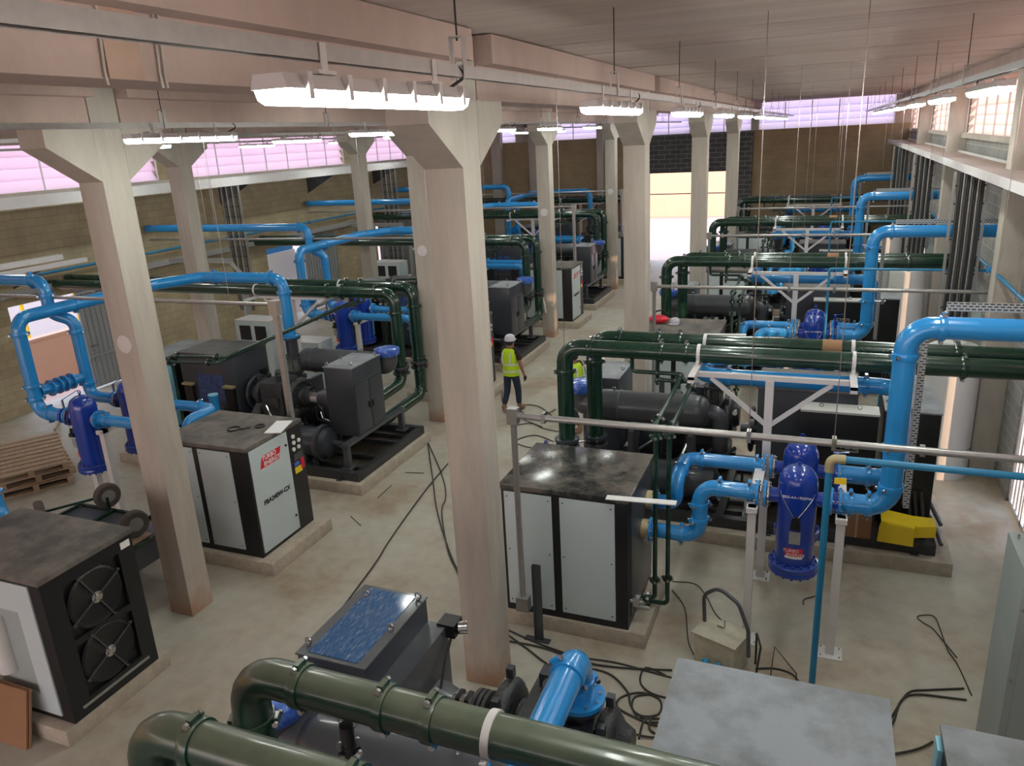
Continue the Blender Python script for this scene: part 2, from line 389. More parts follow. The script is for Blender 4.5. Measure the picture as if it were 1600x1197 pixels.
# right wall with gate openings
b = MB(); gates = [(11.2, 12.95), (18.7, 20.45), (26.2, 27.95)]
ys = [-14]+[v for g in gates for v in g]+[36.3]
for i in range(0, len(ys), 2): b.box(2.9, 3.12, ys[i], ys[i+1], 0, 5.35)
for y0, y1 in gates: b.box(2.9, 3.12, y0, y1, 2.9, 5.35)
b.box(2.9, 3.12, -14, 36.3, 6.4, 6.75)
struct(b.build('wall_right', 'block_right', smooth=False))
# end wall with doorway
b = MB()
b.box(-18.25, -7.75, 36.1, 36.35, 0, 5.65).box(-4.0, 3.12, 36.1, 36.35, 0, 5.65).box(-7.75, -4.0, 36.1, 36.35, 4.05, 5.65)
struct(b.build('wall_far', 'block_far', smooth=False))
b = MB(); b.box(-8.1, -7.72, 35.95, 36.1, 0, 5.65).box(-4.05, -3.2, 35.95, 36.1, 0, 5.65).box(-7.72, -4.05, 35.95, 36.36, 4.05, 5.65)
struct(b.build('wall_far', 'brick_grey', smooth=False))
b = MB(); b.box(-7.72, -7.66, 35.9, 36.0, 0, 4.05).box(-4.11, -4.05, 35.9, 36.0, 0, 4.05).box(-7.72, -4.05, 35.9, 36.0, 4.0, 4.06).box(-7.7, -4.1, 35.93, 35.97, 3.05, 3.09)
o = b.build('door_1', 'black_paint'); struct(o)

def louvre(name, mat, axis, fix, a, b_, z0, z1, n, inward):
    # overlapping sloped sheets on a frame; axis 'Y': runs along y at x=fix; axis 'X': runs along x at y=fix
    h = (z1-z0)/n; m = MB(); t = .012
    for i in range(n):
        zb, zt = z0+i*h, z0+(i+1)*h+.03
        pr = [(fix+inward*.10, zb), (fix+inward*.10+inward*t, zb+t), (fix-inward*.08+inward*t, zt+t), (fix-inward*.08, zt)]
        if axis == 'Y': m.prism(pr, 'y', a, b_)
        else: m.prism([(p[0], p[1]) for p in pr], 'x', a, b_)
    w = m.build(name, mat, smooth=False); struct(w)
    fr = MB(); k = max(1, round((b_-a)/1.15))
    for i in range(k+1):
        p = a+(b_-a)*i/k
        if axis == 'Y': fr.box(fix+inward*.12, fix+inward*.15, p-.018, p+.018, z0, z1)
        else: fr.box(p-.018, p+.018, fix+inward*.12, fix+inward*.15, z0, z1)
    ORG[w.name] = w.location.copy()
    fr.build('window_frame', 'white_steel', w, smooth=False)
    return w
wn = 0
for y0, y1 in ((-6, 2.5), (2.7, 10.0), (10.2, 17.4), (18.7, 26.9), (28.4, 35.9)):
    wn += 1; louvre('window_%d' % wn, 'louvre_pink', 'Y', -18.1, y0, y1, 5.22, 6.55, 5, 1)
b = MB(); b.box(-18.25, -18, 17.4, 18.7, 5.2, 6.6).box(-18.25, -18, 26.9, 28.4, 5.2, 6.6)
struct(b.build('wall_left', 'block_left', smooth=False))
for x0, x1 in ((-16.3, -14.2), (-12.6, -10.0), (-9.9, -8.0), (-7.8, -5.9), (-5.6, -3.3), (-3.0, 2.25)):
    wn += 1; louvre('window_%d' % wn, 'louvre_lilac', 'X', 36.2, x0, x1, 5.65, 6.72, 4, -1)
b = MB()
for x0, x1 in ((-18.2, -16.3), (-14.2, -12.6), (-8.0, -7.8), (-5.9, -5.6), (-3.3, -3.0), (2.25, 3.0)): b.box(x0, x1, 36.1, 36.35, 5.65, 6.75)
struct(b.build('wall_far', 'concrete', smooth=False))
for k in range(-2, 4):
    y0 = 6.9+7.5*k; wn += 1
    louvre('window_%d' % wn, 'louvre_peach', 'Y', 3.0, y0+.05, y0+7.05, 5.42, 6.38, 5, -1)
b = MB()
for k in range(-2, 4): b.box(2.9, 3.12, 6.38+7.5*k, 6.98+7.5*k, 5.35, 6.42)
struct(b.build('wall_right', 'concrete', smooth=False))
struct(MB().box(2.78, 3.14, -14, 36.3, 5.33, 5.43).build('trim_2', 'concrete', smooth=False))
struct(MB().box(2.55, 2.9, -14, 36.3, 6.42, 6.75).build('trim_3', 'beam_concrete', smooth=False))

# columns
rows = {'B': (-3.46, -3.06), 'A': (-7.86, -7.48), 'C': (-14.1, -13.72)}
ordw = ['nearest', 'second', 'third', 'fourth']
def column(x0, x1, y0, label, disc=True, corb=.6, far=False):
    cx = (x0+x1)/2; w = x1-x0
    t = thing('concrete_column', label, 'column', (cx, y0+.19, 0), 'precast concrete columns')
    b = MB(); b.box(x0, x1, y0, y0+.38, 0, 6.74, bev=.012); b.build('shaft', 'column_concrete', t)
    for sgn in (-1, 1):
        f = y0 if sgn < 0 else y0+.38
        pr = [(f, 6.2), (f+sgn*corb, 6.2), (f+sgn*corb, 6.0), (f, 5.62)]
        MB().prism(pr, 'x', x0+.002, x1-.002).build('corbel', 'concrete', t, smooth=False)
    if disc: MB().cyl((cx, y0-.012, 3.75), (cx, y0+.01, 3.75), .11, n=24).build('disc', 'white_steel', t)
    return t
near = {'B': ['right-hand concrete column standing in the foreground beside the black-topped dryer', 'concrete column of the middle row behind the nearest one, beside the dark green pipe elbows',
              'concrete column of the middle row standing left of the bright far doorway opening', 'slim distant concrete column of the middle row in front of the far doorway'],
        'A': ['leaning-looking concrete column with round disc at left beside the fan dryer', 'concrete column with round disc, half hidden behind the foreground column',
              'concrete column with a pale jacket hanging on it, low sun at its foot', 'distant concrete column of the left row with sun patches low on its face'],
        'C': ['concrete column near the left block wall behind the leftmost column', 'concrete column near the left block wall beside the grey tray elbow', 'far concrete column near the left block wall end', '']}
for r in 'BAC':
    for k in range(4):
        if r == 'C' and k in (0, ): continue
        if r == 'C': lab = near['C'][k-1]
        else: lab = near[r][k]
        column(rows[r][0], rows[r][1], 6.46+7.5*k, lab, disc=(r == 'A'))
# wall pilasters, right
plab = ['concrete pilaster on the right wall at the right picture edge', 'concrete pilaster between the white tank and the bright gate', 'concrete pilaster on the right wall behind the second white tank', 'distant concrete pilaster on the right wall', 'farthest concrete pilaster of the right wall']
for k in range(0, 4):
    t = thing('wall_pilaster', plab[k], 'pilaster', (2.7, 6.65+7.5*k, 0), 'right wall pilasters')
    MB().box(2.52, 2.9, 6.46+7.5*k, 6.84+7.5*k, 0, 6.42, bev=.01).build('shaft', 'concrete', t)
for k, (x, w) in enumerate(((-16.25+1.1, .5), (-13.2, .5), (-9.95, .3))):
    o = MB().box(x-w/2, x+w/2, 35.75, 36.1, 0, 6.74).build('wall_pilaster', 'concrete')
    tag(o, ['concrete pilaster at the far end wall, leftmost', 'concrete pilaster in the middle of the brown end wall', 'slim concrete pilaster on the end wall behind the left row'][k], 'pilaster', 'end wall pilasters')
# beams
blab = {'B': ['nearest overhead concrete beam carrying the roof above the bright lamp', 'overhead concrete beam just beyond the foreground column', 'overhead concrete beam of the middle row above the far lamps', 'distant overhead concrete beam of the middle row', 'last overhead concrete beam meeting the end wall'],
        'A': ['overhead concrete beam left of the leftmost column', 'overhead concrete beam right of the leftmost column behind the bright lamp', 'overhead concrete beam of the left row beyond the foreground column', 'distant overhead concrete beam of the left row', 'last overhead concrete beam of the left row at the end wall'],
        'C': ['overhead concrete beam near the left louvres, nearest', 'overhead concrete beam near the left louvres, second', 'overhead concrete beam near the left louvres, third', 'overhead concrete beam near the left louvres, fourth', 'overhead concrete beam near the left louvres at the end wall']}
for r in 'BAC':
    x0, x1 = rows[r]
    for k in range(5):
        y0 = 6.46+7.5*(k-1)+.40; y1 = min(6.46+7.5*k-.02, 36.05)
        if k == 0: y0 = -1.04+.42
        pr = [(x0, 6.2), (x1, 6.2), (x1, 6.5), (x1+.17, 6.5), (x1+.17, 6.745), (x0-.17, 6.745), (x0-.17, 6.5), (x0, 6.5)]
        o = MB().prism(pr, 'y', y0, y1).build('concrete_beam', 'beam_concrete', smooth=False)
        tag(o, blab[r][k], 'beam', 'overhead concrete beams')
        if r == 'B' and k == 0:
            MB().box(-3.052, -3.044, 2.78, 2.98, 6.2, 6.5).build('repair_strip', 'rust_concrete', o, label='orange stained vertical repair strip')
            for yy in (2.76, 3.08, 3.11): MB().tube([(-3.04, yy, 6.17), (-3.045, yy, 6.24), (-3.045, yy+.02, 6.5)], .006, n=6).build('sealant_line', 'concrete', o)

# outside: yard walls and awning seen through the openings
tag(MB().box(-20.75, -20.5, 3, 20.5, -.3, 1.1).box(-20.77, -20.48, 3, 20.5, 1.1, 1.16).build('yard_wall', 'outside_wall'), 'orange boundary wall outside the left doorway', 'wall')
tag(MB().box(-27, -26.6, 3, 60, -.3, 5.5).build('neighbour_building', 'white_paint'), 'pale building beyond the boundary wall outside the left doorway', 'building')
b = MB(); b.box(-24.6, -24.5, 5, 40, 2.6, 2.66)
for i in range(18): b.box(-24.6, -24.5, 5+2*i, 5.08+2*i, -.3, 2.7)
tag(b.build('yard_railing', 'yellow'), 'yellow railing beyond the boundary wall outside the left doorway', 'railing')
tag(MB().box(-22, 6, 58, 58.4, -.3, 3.2).build('yard_wall', 'outside_wall'), 'peach lit wall across the yard beyond the far doorway', 'wall')
t = thing('blue_awning', 'bright blue awning seen through the second doorway in the left wall', 'awning', (-19.6, 22.6, 1.7))
MB().box(-20.4, -19.2, 21.2, 24.6, 2.2, 3.0).build('canopy', 'blue_paint', t); MB().box(-19.2, -19.12, 21.2, 24.6, -.3, 2.2).build('apron', 'white_paint', t)

# ribbed sliding doors on left wall
def ribbed(y0, y1, lab, x=-17.93, zt=2.75):
    t = thing('sliding_door', lab, 'door', (x, (y0+y1)/2, 0), 'grey ribbed sliding doors')
    b = MB(); b.box(x-.02, x+.02, y0, y1, .05, zt); n = int((y1-y0)/.16)
    b.build('leaf', 'sliding_door_grey', t)
    b = MB()
    for i in range(n+1):
        y = y0+.02+(y1-y0-.04)*i/n; b.box(x+.02, x+.045, y-.012, y+.012, .05, zt)
    b.build('rib', 'galvanised', t)
    b = MB()
    for z in (.9, 2.6): b.box(x+.045, x+.075, y0, y1, z-.03, z+.03)
    b.build('rail', 'sliding_door_grey', t)
    MB().box(x+.075, x+.11, y0+.08, y0+.3, 1.15, 1.2).build('handle', 'steel', t)
ribbed(13.9, 15.7, 'grey ribbed sliding door beside the bright left doorway')
ribbed(23.55, 25.6, 'grey ribbed sliding door behind the tall blue pipes, next to the blue awning')
ribbed(28.9, 31.9, 'grey ribbed sliding door far along the left wall')
# white slatted gates in right wall
glab = ['cream slatted gate in the right wall with sun glaring through', 'slatted gate in the right wall behind the cable ladder', 'far slatted gate in the right wall']
for k, (y0, y1) in enumerate(gates):
    t = thing('slatted_gate', glab[k], 'gate', (2.95, (y0+y1)/2, 0), 'slatted gates in the right wall')
    b = MB()
    for y in (y0+.03, (y0+y1)/2, y1-.03): b.box(2.93, 2.98, y-.035, y+.035, .02, 2.88)
    for z in (.05, 2.85): b.box(2.93, 2.98, y0, y1, z-.035, z+.035)
    b.build('frame', 'white_steel', t)
    b = MB()
    for i in range(9):
        y = y0+.12+(y1-y0-.24)*i/8
        if i == 4: continue
        b.box(2.945, 2.965, y-.04, y+.04, .08, 2.82)
    b.build('slat', 'white_paint', t)

# ------------------------------------------------------------------ lamps, channels, hanging rods
def lamp(x, y, z=6.01, label='', L=1.45, parts=True):
    t = thing('fluorescent_lamp', label, 'lamp', (x, y, z), 'fluorescent batten lamps')
    a, b_ = y-L/2, y+L/2
    MB().prism([(x-.07, z+.02), (x+.07, z+.02), (x+.055, z+.065), (x-.055, z+.065)], 'y', a, b_).build('housing', 'white_steel', t)
    MB().prism([(x-.065, z+.02), (x-.055, z-.01), (x-.03, z-.025), (x+.03, z-.025), (x+.055, z-.01), (x+.065, z+.02)], 'y', a+.01, b_-.01).build('diffuser', 'lamp_glow', t)
    if parts:
        for i in range(6):
            yy = a+.1+(L-.2)*i/5
            MB().box(x+.055, x+.085, yy-.012, yy+.012, z-.01, z+.07).build('clip', 'white_steel', t)
        for yy in (y-L*.3, y+L*.3):
            b = MB(); b.box(x+.027, x+.031, yy-.018, yy+.018, z+.07, z+.17).box(x-.04, x+.04, yy-.05, yy+.05, z+.072, z+.085).build('bracket', 'white_steel', t)
        MB().tube([(x, b_-.06, z+.07), (x+.03, b_+.05, z+.12), (x+.02, b_-.02, z+.16)], .007, bend=.05, n=6).build('wire', 'cable', t)
    return t
rowsL = [(-1.6, [2.70, 6.2, 9.6, 12.95, 16.2, 19.4, 22.8, 26.2, 29.6], 'lamp row beside the middle beam'),
         (-6.2, [6.45, 10.3, 14.9, 18.0, 21.6, 25.2, 28.8], 'lamp row between the two column rows'),
         (-9.9, [9.2, 13.3, 17.4, 21.5, 25.6, 29.7], 'lamp row left of the left columns'),
         (-15.6, [10.2, 14.6, 19.0, 23.4, 27.8], 'lamp row nearest the left louvres'),
         (1.15, [3.4, 7.7, 10.9, 14.1, 17.4, 20.7, 24.0, 27.3], 'lamp row beside the right wall')]
ordn = ['nearest', 'second', 'third', 'fourth', 'fifth', 'sixth', 'seventh', 'eighth', 'ninth']
for x, ys_, nm in rowsL:
    for i, y in enumerate(ys_):
        big = (x == -1.6 and i == 0)
        lab = 'large glowing fluorescent lamp hanging close overhead, brightest in the picture' if big else '%s glowing fluorescent lamp of the %s' % (ordn[i], nm)
        lamp(x, y, label=lab, parts=True, L=1.32 if big else 1.45)
    t = thing('lamp_channel', 'galvanised channel carrying the %s' % nm, 'channel', (x, 14, 6.2), 'lamp channels')
    y0 = -3; y1 = 35.5
    b = MB(); b.box(x-.024, x+.024, y0, y1, 6.172, 6.177).box(x-.026, x-.021, y0, y1, 6.125, 6.177).box(x+.021, x+.026, y0, y1, 6.125, 6.177)
    b.build('channel', 'galvanised', t, smooth=False)
    yy = 3.4; i = 0
    while yy < 34:
        b = MB(); b.cyl((x, yy, 6.28), (x, yy, 6.75), .0045, n=6); b.build('hanger_rod', 'cable', t)
        b = MB(); b.box(x-.034, x-.027, yy-.02, yy+.02, 6.12, 6.3).box(x+.027, x+.034, yy-.02, yy+.02, 6.12, 6.3).box(x-.03, x+.03, yy-.02, yy+.02, 6.293, 6.3).build('hanger', 'galvanised', t, smooth=False)
        yy += 2.8
def rod(x, y, z0, lab, r=.0035, z1=6.75):
    o = MB().cyl((x, y, z0), (x, y, z1), r, n=6).build('threaded_rod', 'steel'); tag(o, lab, 'rod', 'threaded rods hanging from the ceiling')
nm = ['nearest', 'second', 'third', 'fourth']
for k in range(4):
    for x, w in ((-.57, 'left'), (.2, 'right')):
        rod(x, 7.3+7.5*k, 2.93, '%s threaded rod from the ceiling to the %s pipe rail of the right row' % (w, nm[k]), .0045)
    for x, w in ((1.75, 'left'), (1.95, 'right')):
        rod(x, 9.6+7.5*k, 3.9, '%s threaded rod beside the right wall above the %s blue riser' % (w, nm[k]))
    for x, w in ((-8.6, 'right'), (-10.8, 'middle'), (-15.6, 'left'), (-15.9, 'far left')):
        rod(x, 9.3+7.5*k, 3.6, '%s threaded rod from the ceiling to the %s pipe rail of the left row' % (w, nm[k]))
rod(-2.98, 8.9, 3.0, 'lone threaded rod hanging beside the foreground column')

# ------------------------------------------------------------------ generic pieces
def coupling(p, d, r, mat, parent, bolt='steel', turn=0.0):
    # grooved clamp: ring plus bolt lug
    d = Vector(d).normalized(); p = Vector(p)
    q = d.to_track_quat('Z', 'Y'); u = q @ Vector((math.cos(turn), math.sin(turn), 0)); v = d.cross(u)
    b = MB(); b.lathe([(r*1.0, -.035), (r*1.10, -.034), (r*1.13, -.02), (r*1.13, .02), (r*1.10, .034), (r*1.0, .035)], p, d, n=22)
    for s_ in (1, -1):
        c_ = p+u*s_*r*1.16
        b.bar(c_-v*.035, c_+v*.035, .035, .055)
    b.mark(mat)
    for s_ in (1, -1):
        c_ = p+u*s_*r*1.22; b.cyl(c_-v*.06, c_+v*.06, .011, n=8).cyl(c_-v*.062, c_-v*.044, .02, n=6).cyl(c_+v*.044, c_+v*.062, .02, n=6)
    return b.build('coupling', bolt, parent)
def flange(p, d, r, mat, parent, t=.03, nb=8, name='flange', bolt='steel', R_=None):
    d = Vector(d).normalized(); p = Vector(p); R_ = R_ or r*1.55
    b = MB().lathe([(r, -t/2), (R_, -t/2), (R_, t/2), (r, t/2)], p, d, n=28).mark(mat)
    q = d.to_track_quat('Z', 'Y')
    for i in range(nb):
        a = 2*PI*(i+.5)/nb; c_ = p+q @ Vector((math.cos(a), math.sin(a), 0))*(r+R_)*.52
        b.cyl(c_-d*(t/2+.016), c_+d*(t/2+.016), .013, n=6)
    return b.build(name, bolt, parent)
def pipe(name, label, cat, pts, r, mat, group=None, bend=None, coups=(), cm=None, loc=None):
    t = thing(name, label, cat, loc or pts[0], group)
    MB().tube(pts, r, bend=bend or r*1.9, n=22).build('pipe', mat, t)
    for p, d, *tr in coups: coupling(p, d, r, cm or mat, t, turn=tr[0] if tr else .7)
    return t
X, Y, Z = (1, 0, 0), (0, 1, 0), (0, 0, 1)
rown = ['foreground', 'second', 'third', 'fourth', 'fifth']

# ------------------------------------------------------------------ green cooling pipes, right row
def green_right(k, mat):
    dy = 7.5*k
    for w, xv, y, zb, lab in (('front', -3.32, 2.42, 1.28, 'front'), ('back', -3.05, 2.98, 1.28, 'rear')):
        y += dy; zt = 3.02
        if k == 0: zt = 2.87; y += -.02 if w == 'front' else -.03; xv += .0 if w == 'front' else -.03
        lb = '%s dark green cooling pipe of the %s machine in the right row' % (lab, rown[k]) if k else \
            ('dusty green pipe ending in an elbow at the bottom left of the foreground' if w == 'front' else 'dusty green pipe crossing the foreground over the blue-film machine')
        xe = 2.85
        cs = [((-2.93 if w == 'front' else -2.66, y, zt), X, PI/2), ((xv, y, zt-.36), Z, .4), ((-1.95 if w == 'front' else -2.1, y, zt), X, PI/2), ((-1.62 if w == 'front' else -1.8, y, zt), X, PI/2), ((1.6, y, zt), X, PI/2)]
        t = pipe('cooling_pipe', lb, 'pipe', [(xv, y, zb), (xv, y, zt), (xe, y, zt)], .118, mat, 'dark green cooling pipes', bend=.24, coups=cs, loc=(xv, y, zb))
        vz = .2 if w == 'front' else .06
        flange((xv, y, 1.42+vz), Z, .118, 'dark_grey_paint', t, t=.04, nb=8); flange((xv, y, 1.30+vz), Z, .118, 'dark_grey_paint', t, t=.03, nb=8)
        o = MB().lathe([(.11, 1.30+vz), (.15, 1.32+vz), (.15, 1.40+vz), (.11, 1.42+vz)], (xv, y, 0), Z, n=20).build('butterfly_valve', 'black_paint', t)
        b = MB(); b.cyl((xv-.1, y-.1, 1.37+vz), (xv-.24, y-.2, 1.37+vz), .02, n=10); b.build('valve_stem', 'steel', t)
        b = MB(); b.ring((xv-.25, y-.21, 1.37+vz), (-.8, -.6, 0), .075, .014, n=14, k=6).cyl((xv-.24, y-.2, 1.37+vz), (xv-.26, y-.22, 1.37+vz), .05, n=10); b.build('handwheel', 'vessel_blue', t)
        # lower spool running back into the coolers
        yy = 3.55+dy
        b = MB(); b.tube([(xv, y, 1.28), (xv, y, .72), (xv, yy, .72)], .11, bend=.2, n=18); b.build('lower_spool', mat, t)
        # strap over support
        for xs in (-1.45, .42):
            b = MB(); b.lathe([(.121, -.022), (.129, -.022), (.129, .022), (.121, .022)], (xs, y, zt), X, n=24).box(xs-.02, xs+.02, y-.155, y-.12, zt-.14, zt-.06).box(xs-.02, xs+.02, y+.12, y+.155, zt-.14, zt-.06)
            b.build('strap', 'white_steel', t)
        if w == 'back' and k:
            o = MB().cyl((.05, y, zt), (.28, y, zt), .122, n=20).build('cardboard_wrap', 'cardboard', t, label='brown cardboard wrapped round the pipe')
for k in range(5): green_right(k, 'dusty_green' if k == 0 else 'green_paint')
# small bore condensate pipes, right
def small_right(k):
    dy = 7.5*k
    for j, (x, yb) in enumerate(((-1.66, 0.66), (-1.52, 0.74))):
        pts = [(-2.35+.35*j, 2.42+dy, 2.95), (-2.35+.35*j, 2.42+dy, 2.72-.1*j), (x, 2.42+dy, 2.72-.1*j), (x, yb+dy, 2.66-.1*j), (x, yb+dy, .36-.1*j), (-1.83, yb+dy, .36-.1*j)]
        t = pipe('drain_pipe', '%s thin dark green pipe dropping beside the %s dryer of the right row' % (('left', 'right')[j], rown[k]), 'pipe', pts, .028, 'green_paint', 'thin green pipes, right row', bend=.06,
                 coups=[((-2.0, 2.42+dy, 2.72-.1*j), X), ((x, 2.2+dy, 2.72-.1*j), Y), ((x, yb+.12+dy, 2.665-.1*j), Y), ((x, yb+dy, 2.5), Z), ((x, yb+dy, .62), Z), ((-1.74, yb+dy, .36-.1*j), X)], loc=pts[3])
for k in range(1, 5): small_right(k)

# ------------------------------------------------------------------ white pipe supports, right
def tsupport(cx, cy, lab, grp, sx=1):
    t = thing('pipe_support', lab, 'support', (cx, cy, 0), grp)
    b = MB(); b.box(cx-.05, cx+.05, cy-.05, cy+.05, .012, 2.8); b.build('post', 'white_steel', t)
    MB().box(cx-.13, cx+.13, cy-.13, cy+.13, 0, .014).build('base_plate', 'white_steel', t)
    b = MB(); 
    for a in (-.09, .09):
        for c_ in (-.09, .09): b.cyl((cx+a, cy+c_, .01), (cx+a, cy+c_, .035), .014, n=6)
    b.build('anchor_bolt', 'steel', t)
    MB().box(cx-.95, cx+.95, cy-.035, cy+.035, 2.80, 2.86).build('crossbeam', 'white_steel', t)
    for s_ in (-1, 1): MB().bar((cx+s_*.02, cy, 2.2), (cx+s_*.72, cy, 2.79), .05, .05).build('brace', 'white_steel', t)
    return t
for k in range(1, 5):
    dy = 7.5*k
    t = tsupport(-.53, 2.14+dy, 'white steel T support with braces under the green pipes of the %s right machine' % rown[k], 'braced white pipe supports')
    for xs in (-1.45, .42): 
        b = MB(); b.box(xs-.04, xs+.04, 1.75+dy, 3.3+dy, 2.86, 2.9).box(xs-.04, xs+.04, 1.75+dy, 1.77+dy, 2.82, 2.9).build('cross_tube', 'white_steel', t)
    for j, x in enumerate((-.57, .36)):
        t = thing('pipe_post', '%s short white post holding the blue separator pipes, %s machine of the right row' % (('left', 'right')[j], rown[k]), 'post', (x, .7+dy, 0), 'short white posts under separators')
        MB().box(x-.045, x+.045, .655+dy, .745+dy, .012, 1.76).build('post', 'white_steel', t)
        MB().box(x-.13, x+.13, .58+dy, .82+dy, 0, .014).build('base_plate', 'white_steel', t)
        b = MB()
        for a in (-.1, .1):
            for c_ in (-.08, .08): b.cyl((x+a, .7+dy+c_, .01), (x+a, .7+dy+c_, .03), .012, n=6)
        b.build('anchor_bolt', 'steel', t)
        MB().box(x-.06, x+.06, .62+dy, 1.95+dy, 1.70, 1.76).build('saddle', 'white_steel', t)

# ------------------------------------------------------------------ blue separators
def separator(x, y, zn, lab, face=(0, -1), grp='dark blue filter vessels', logo=True):
    zb = zn-.84
    t = thing('filter_vessel', lab, 'vessel', (x, y, zb), grp)
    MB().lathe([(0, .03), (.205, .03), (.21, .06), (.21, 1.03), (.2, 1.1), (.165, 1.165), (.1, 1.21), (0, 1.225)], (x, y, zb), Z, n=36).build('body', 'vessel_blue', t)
    b = MB().lathe([(0, -.06), (.27, -.06), (.275, -.05), (.275, -.015), (.27, -.005), (.27, .0), (.275, .01), (.275, .045), (.265, .055), (.2, .06), (0, .06)], (x, y, zb), Z, n=36)
    for i in range(16):
        a = 2*PI*i/16; px_, py_ = x+.237*math.cos(a), y+.237*math.sin(a); b.cyl((px_, py_, zb-.09), (px_, py_, zb+.085), .015, n=6)
    b.build('bottom_flange', 'vessel_blue', t)
    for s_ in (-1, 1):
        MB().cyl((x+s_*.17, y, zn), (x+s_*.30, y, zn), .085, n=20).build('nozzle', 'vessel_blue', t)
        flange((x+s_*.31, y, zn), X, .085, 'steel', t, t=.02, R_=.15)
        flange((x+s_*.345, y, zn), X, .085, 'blue_paint', t, t=.03, R_=.155)
    b = MB(); b.box(x-.014, x+.014, y-.012, y+.012, zb+1.21, zb+1.27).ring((x, y, zb+1.285), Y, .028, .008, n=14, k=6); b.build('lifting_eye', 'vessel_blue', t)
    b = MB(); b.cyl((x, y, zb-.06), (x, y, zb-.14), .022, n=10); b.build('drain', 'vessel_blue', t)
    fx, fy = face; rt = face_rot(fx, fy); n = Vector((fx, fy, 0)); sd = Vector((-fy, fx, 0))
    if fy: sd = Vector((1, 0, 0))
    # curved stickers following the shell
    def wrap(w, z0, z1, mat, nm_, rr=.2125, lb=None):
        b = MB(); ang = w/.21; N = 8; a0 = math.atan2(fy, fx)
        vs = []
        for i in range(N+1):
            a = a0-ang/2+ang*i/N; vs.append((b.bm.verts.new((x+rr*math.cos(a), y+rr*math.sin(a), zb+z0)), b.bm.verts.new((x+rr*math.cos(a), y+rr*math.sin(a), zb+z1))))
        for p, q in zip(vs, vs[1:]): b.bm.faces.new((p[0], q[0], q[1], p[1]))
        return b.build(nm_, mat, t, label=lb)
    if logo:
        wrap(.19, .17, .215, 'white_paint', 'sticker', .2122); wrap(.19, .20, .30, 'red', 'logo_sticker', .213, 'red and white logo sticker')
        c0 = Vector((x, y, zb))+n*.214
        text('lettering', 'TURBO', .052, c0+Vector((0, 0, .272))-sd*.03*1, rt, 'white_paint', t)
        text('lettering', 'ENERGY', .052, c0+Vector((0, 0, .222))+sd*.02, rt, 'white_paint', t)
        text('lettering', 'BSG-AA-1920FW', .042, c0+Vector((0, 0, .93)), rt, 'white_paint', t)
        MB().box(-.055, .055, -.012, .012, -.075, .075).build('x', 'label_silver') if False else None
        c1 = c0+n*.006+Vector((0, 0, .44)); b = MB(); b.bar(c1-sd*.06, c1+sd*.06, .012, .15) if fx == 0 else b.bar(c1-sd*.06, c1+sd*.06, .012, .15); b.build('nameplate', 'label_silver', t, smooth=False)
        b = MB(); c2 = c0+n*.02+Vector((0, 0, .66)); b.cyl(c2-n*.02, c2+n*.025, .045, n=18); b.build('gauge', 'black_paint', t)
        b = MB(); b.box(c2.x-.05, c2.x+.05, c2.y-.03, c2.y+.01, c2.z-.1, c2.z-.04); b.build('gauge_block', 'black_paint', t)
        for s_ in (-1, 1):
            MB().tube([c2+Vector((0, 0, 0)), c0+sd*s_*.08+Vector((0, 0, .78)), c0+sd*s_*.16-n*.06+Vector((0, 0, .9)), c0+sd*s_*.19-n*.14+Vector((0, 0, .97))], .004, n=6, bend=.03).build('gauge_line', 'steel', t)
    return t
nmk = ['', 'nearest right-hand', 'second right-hand', 'third right-hand', 'fourth right-hand']
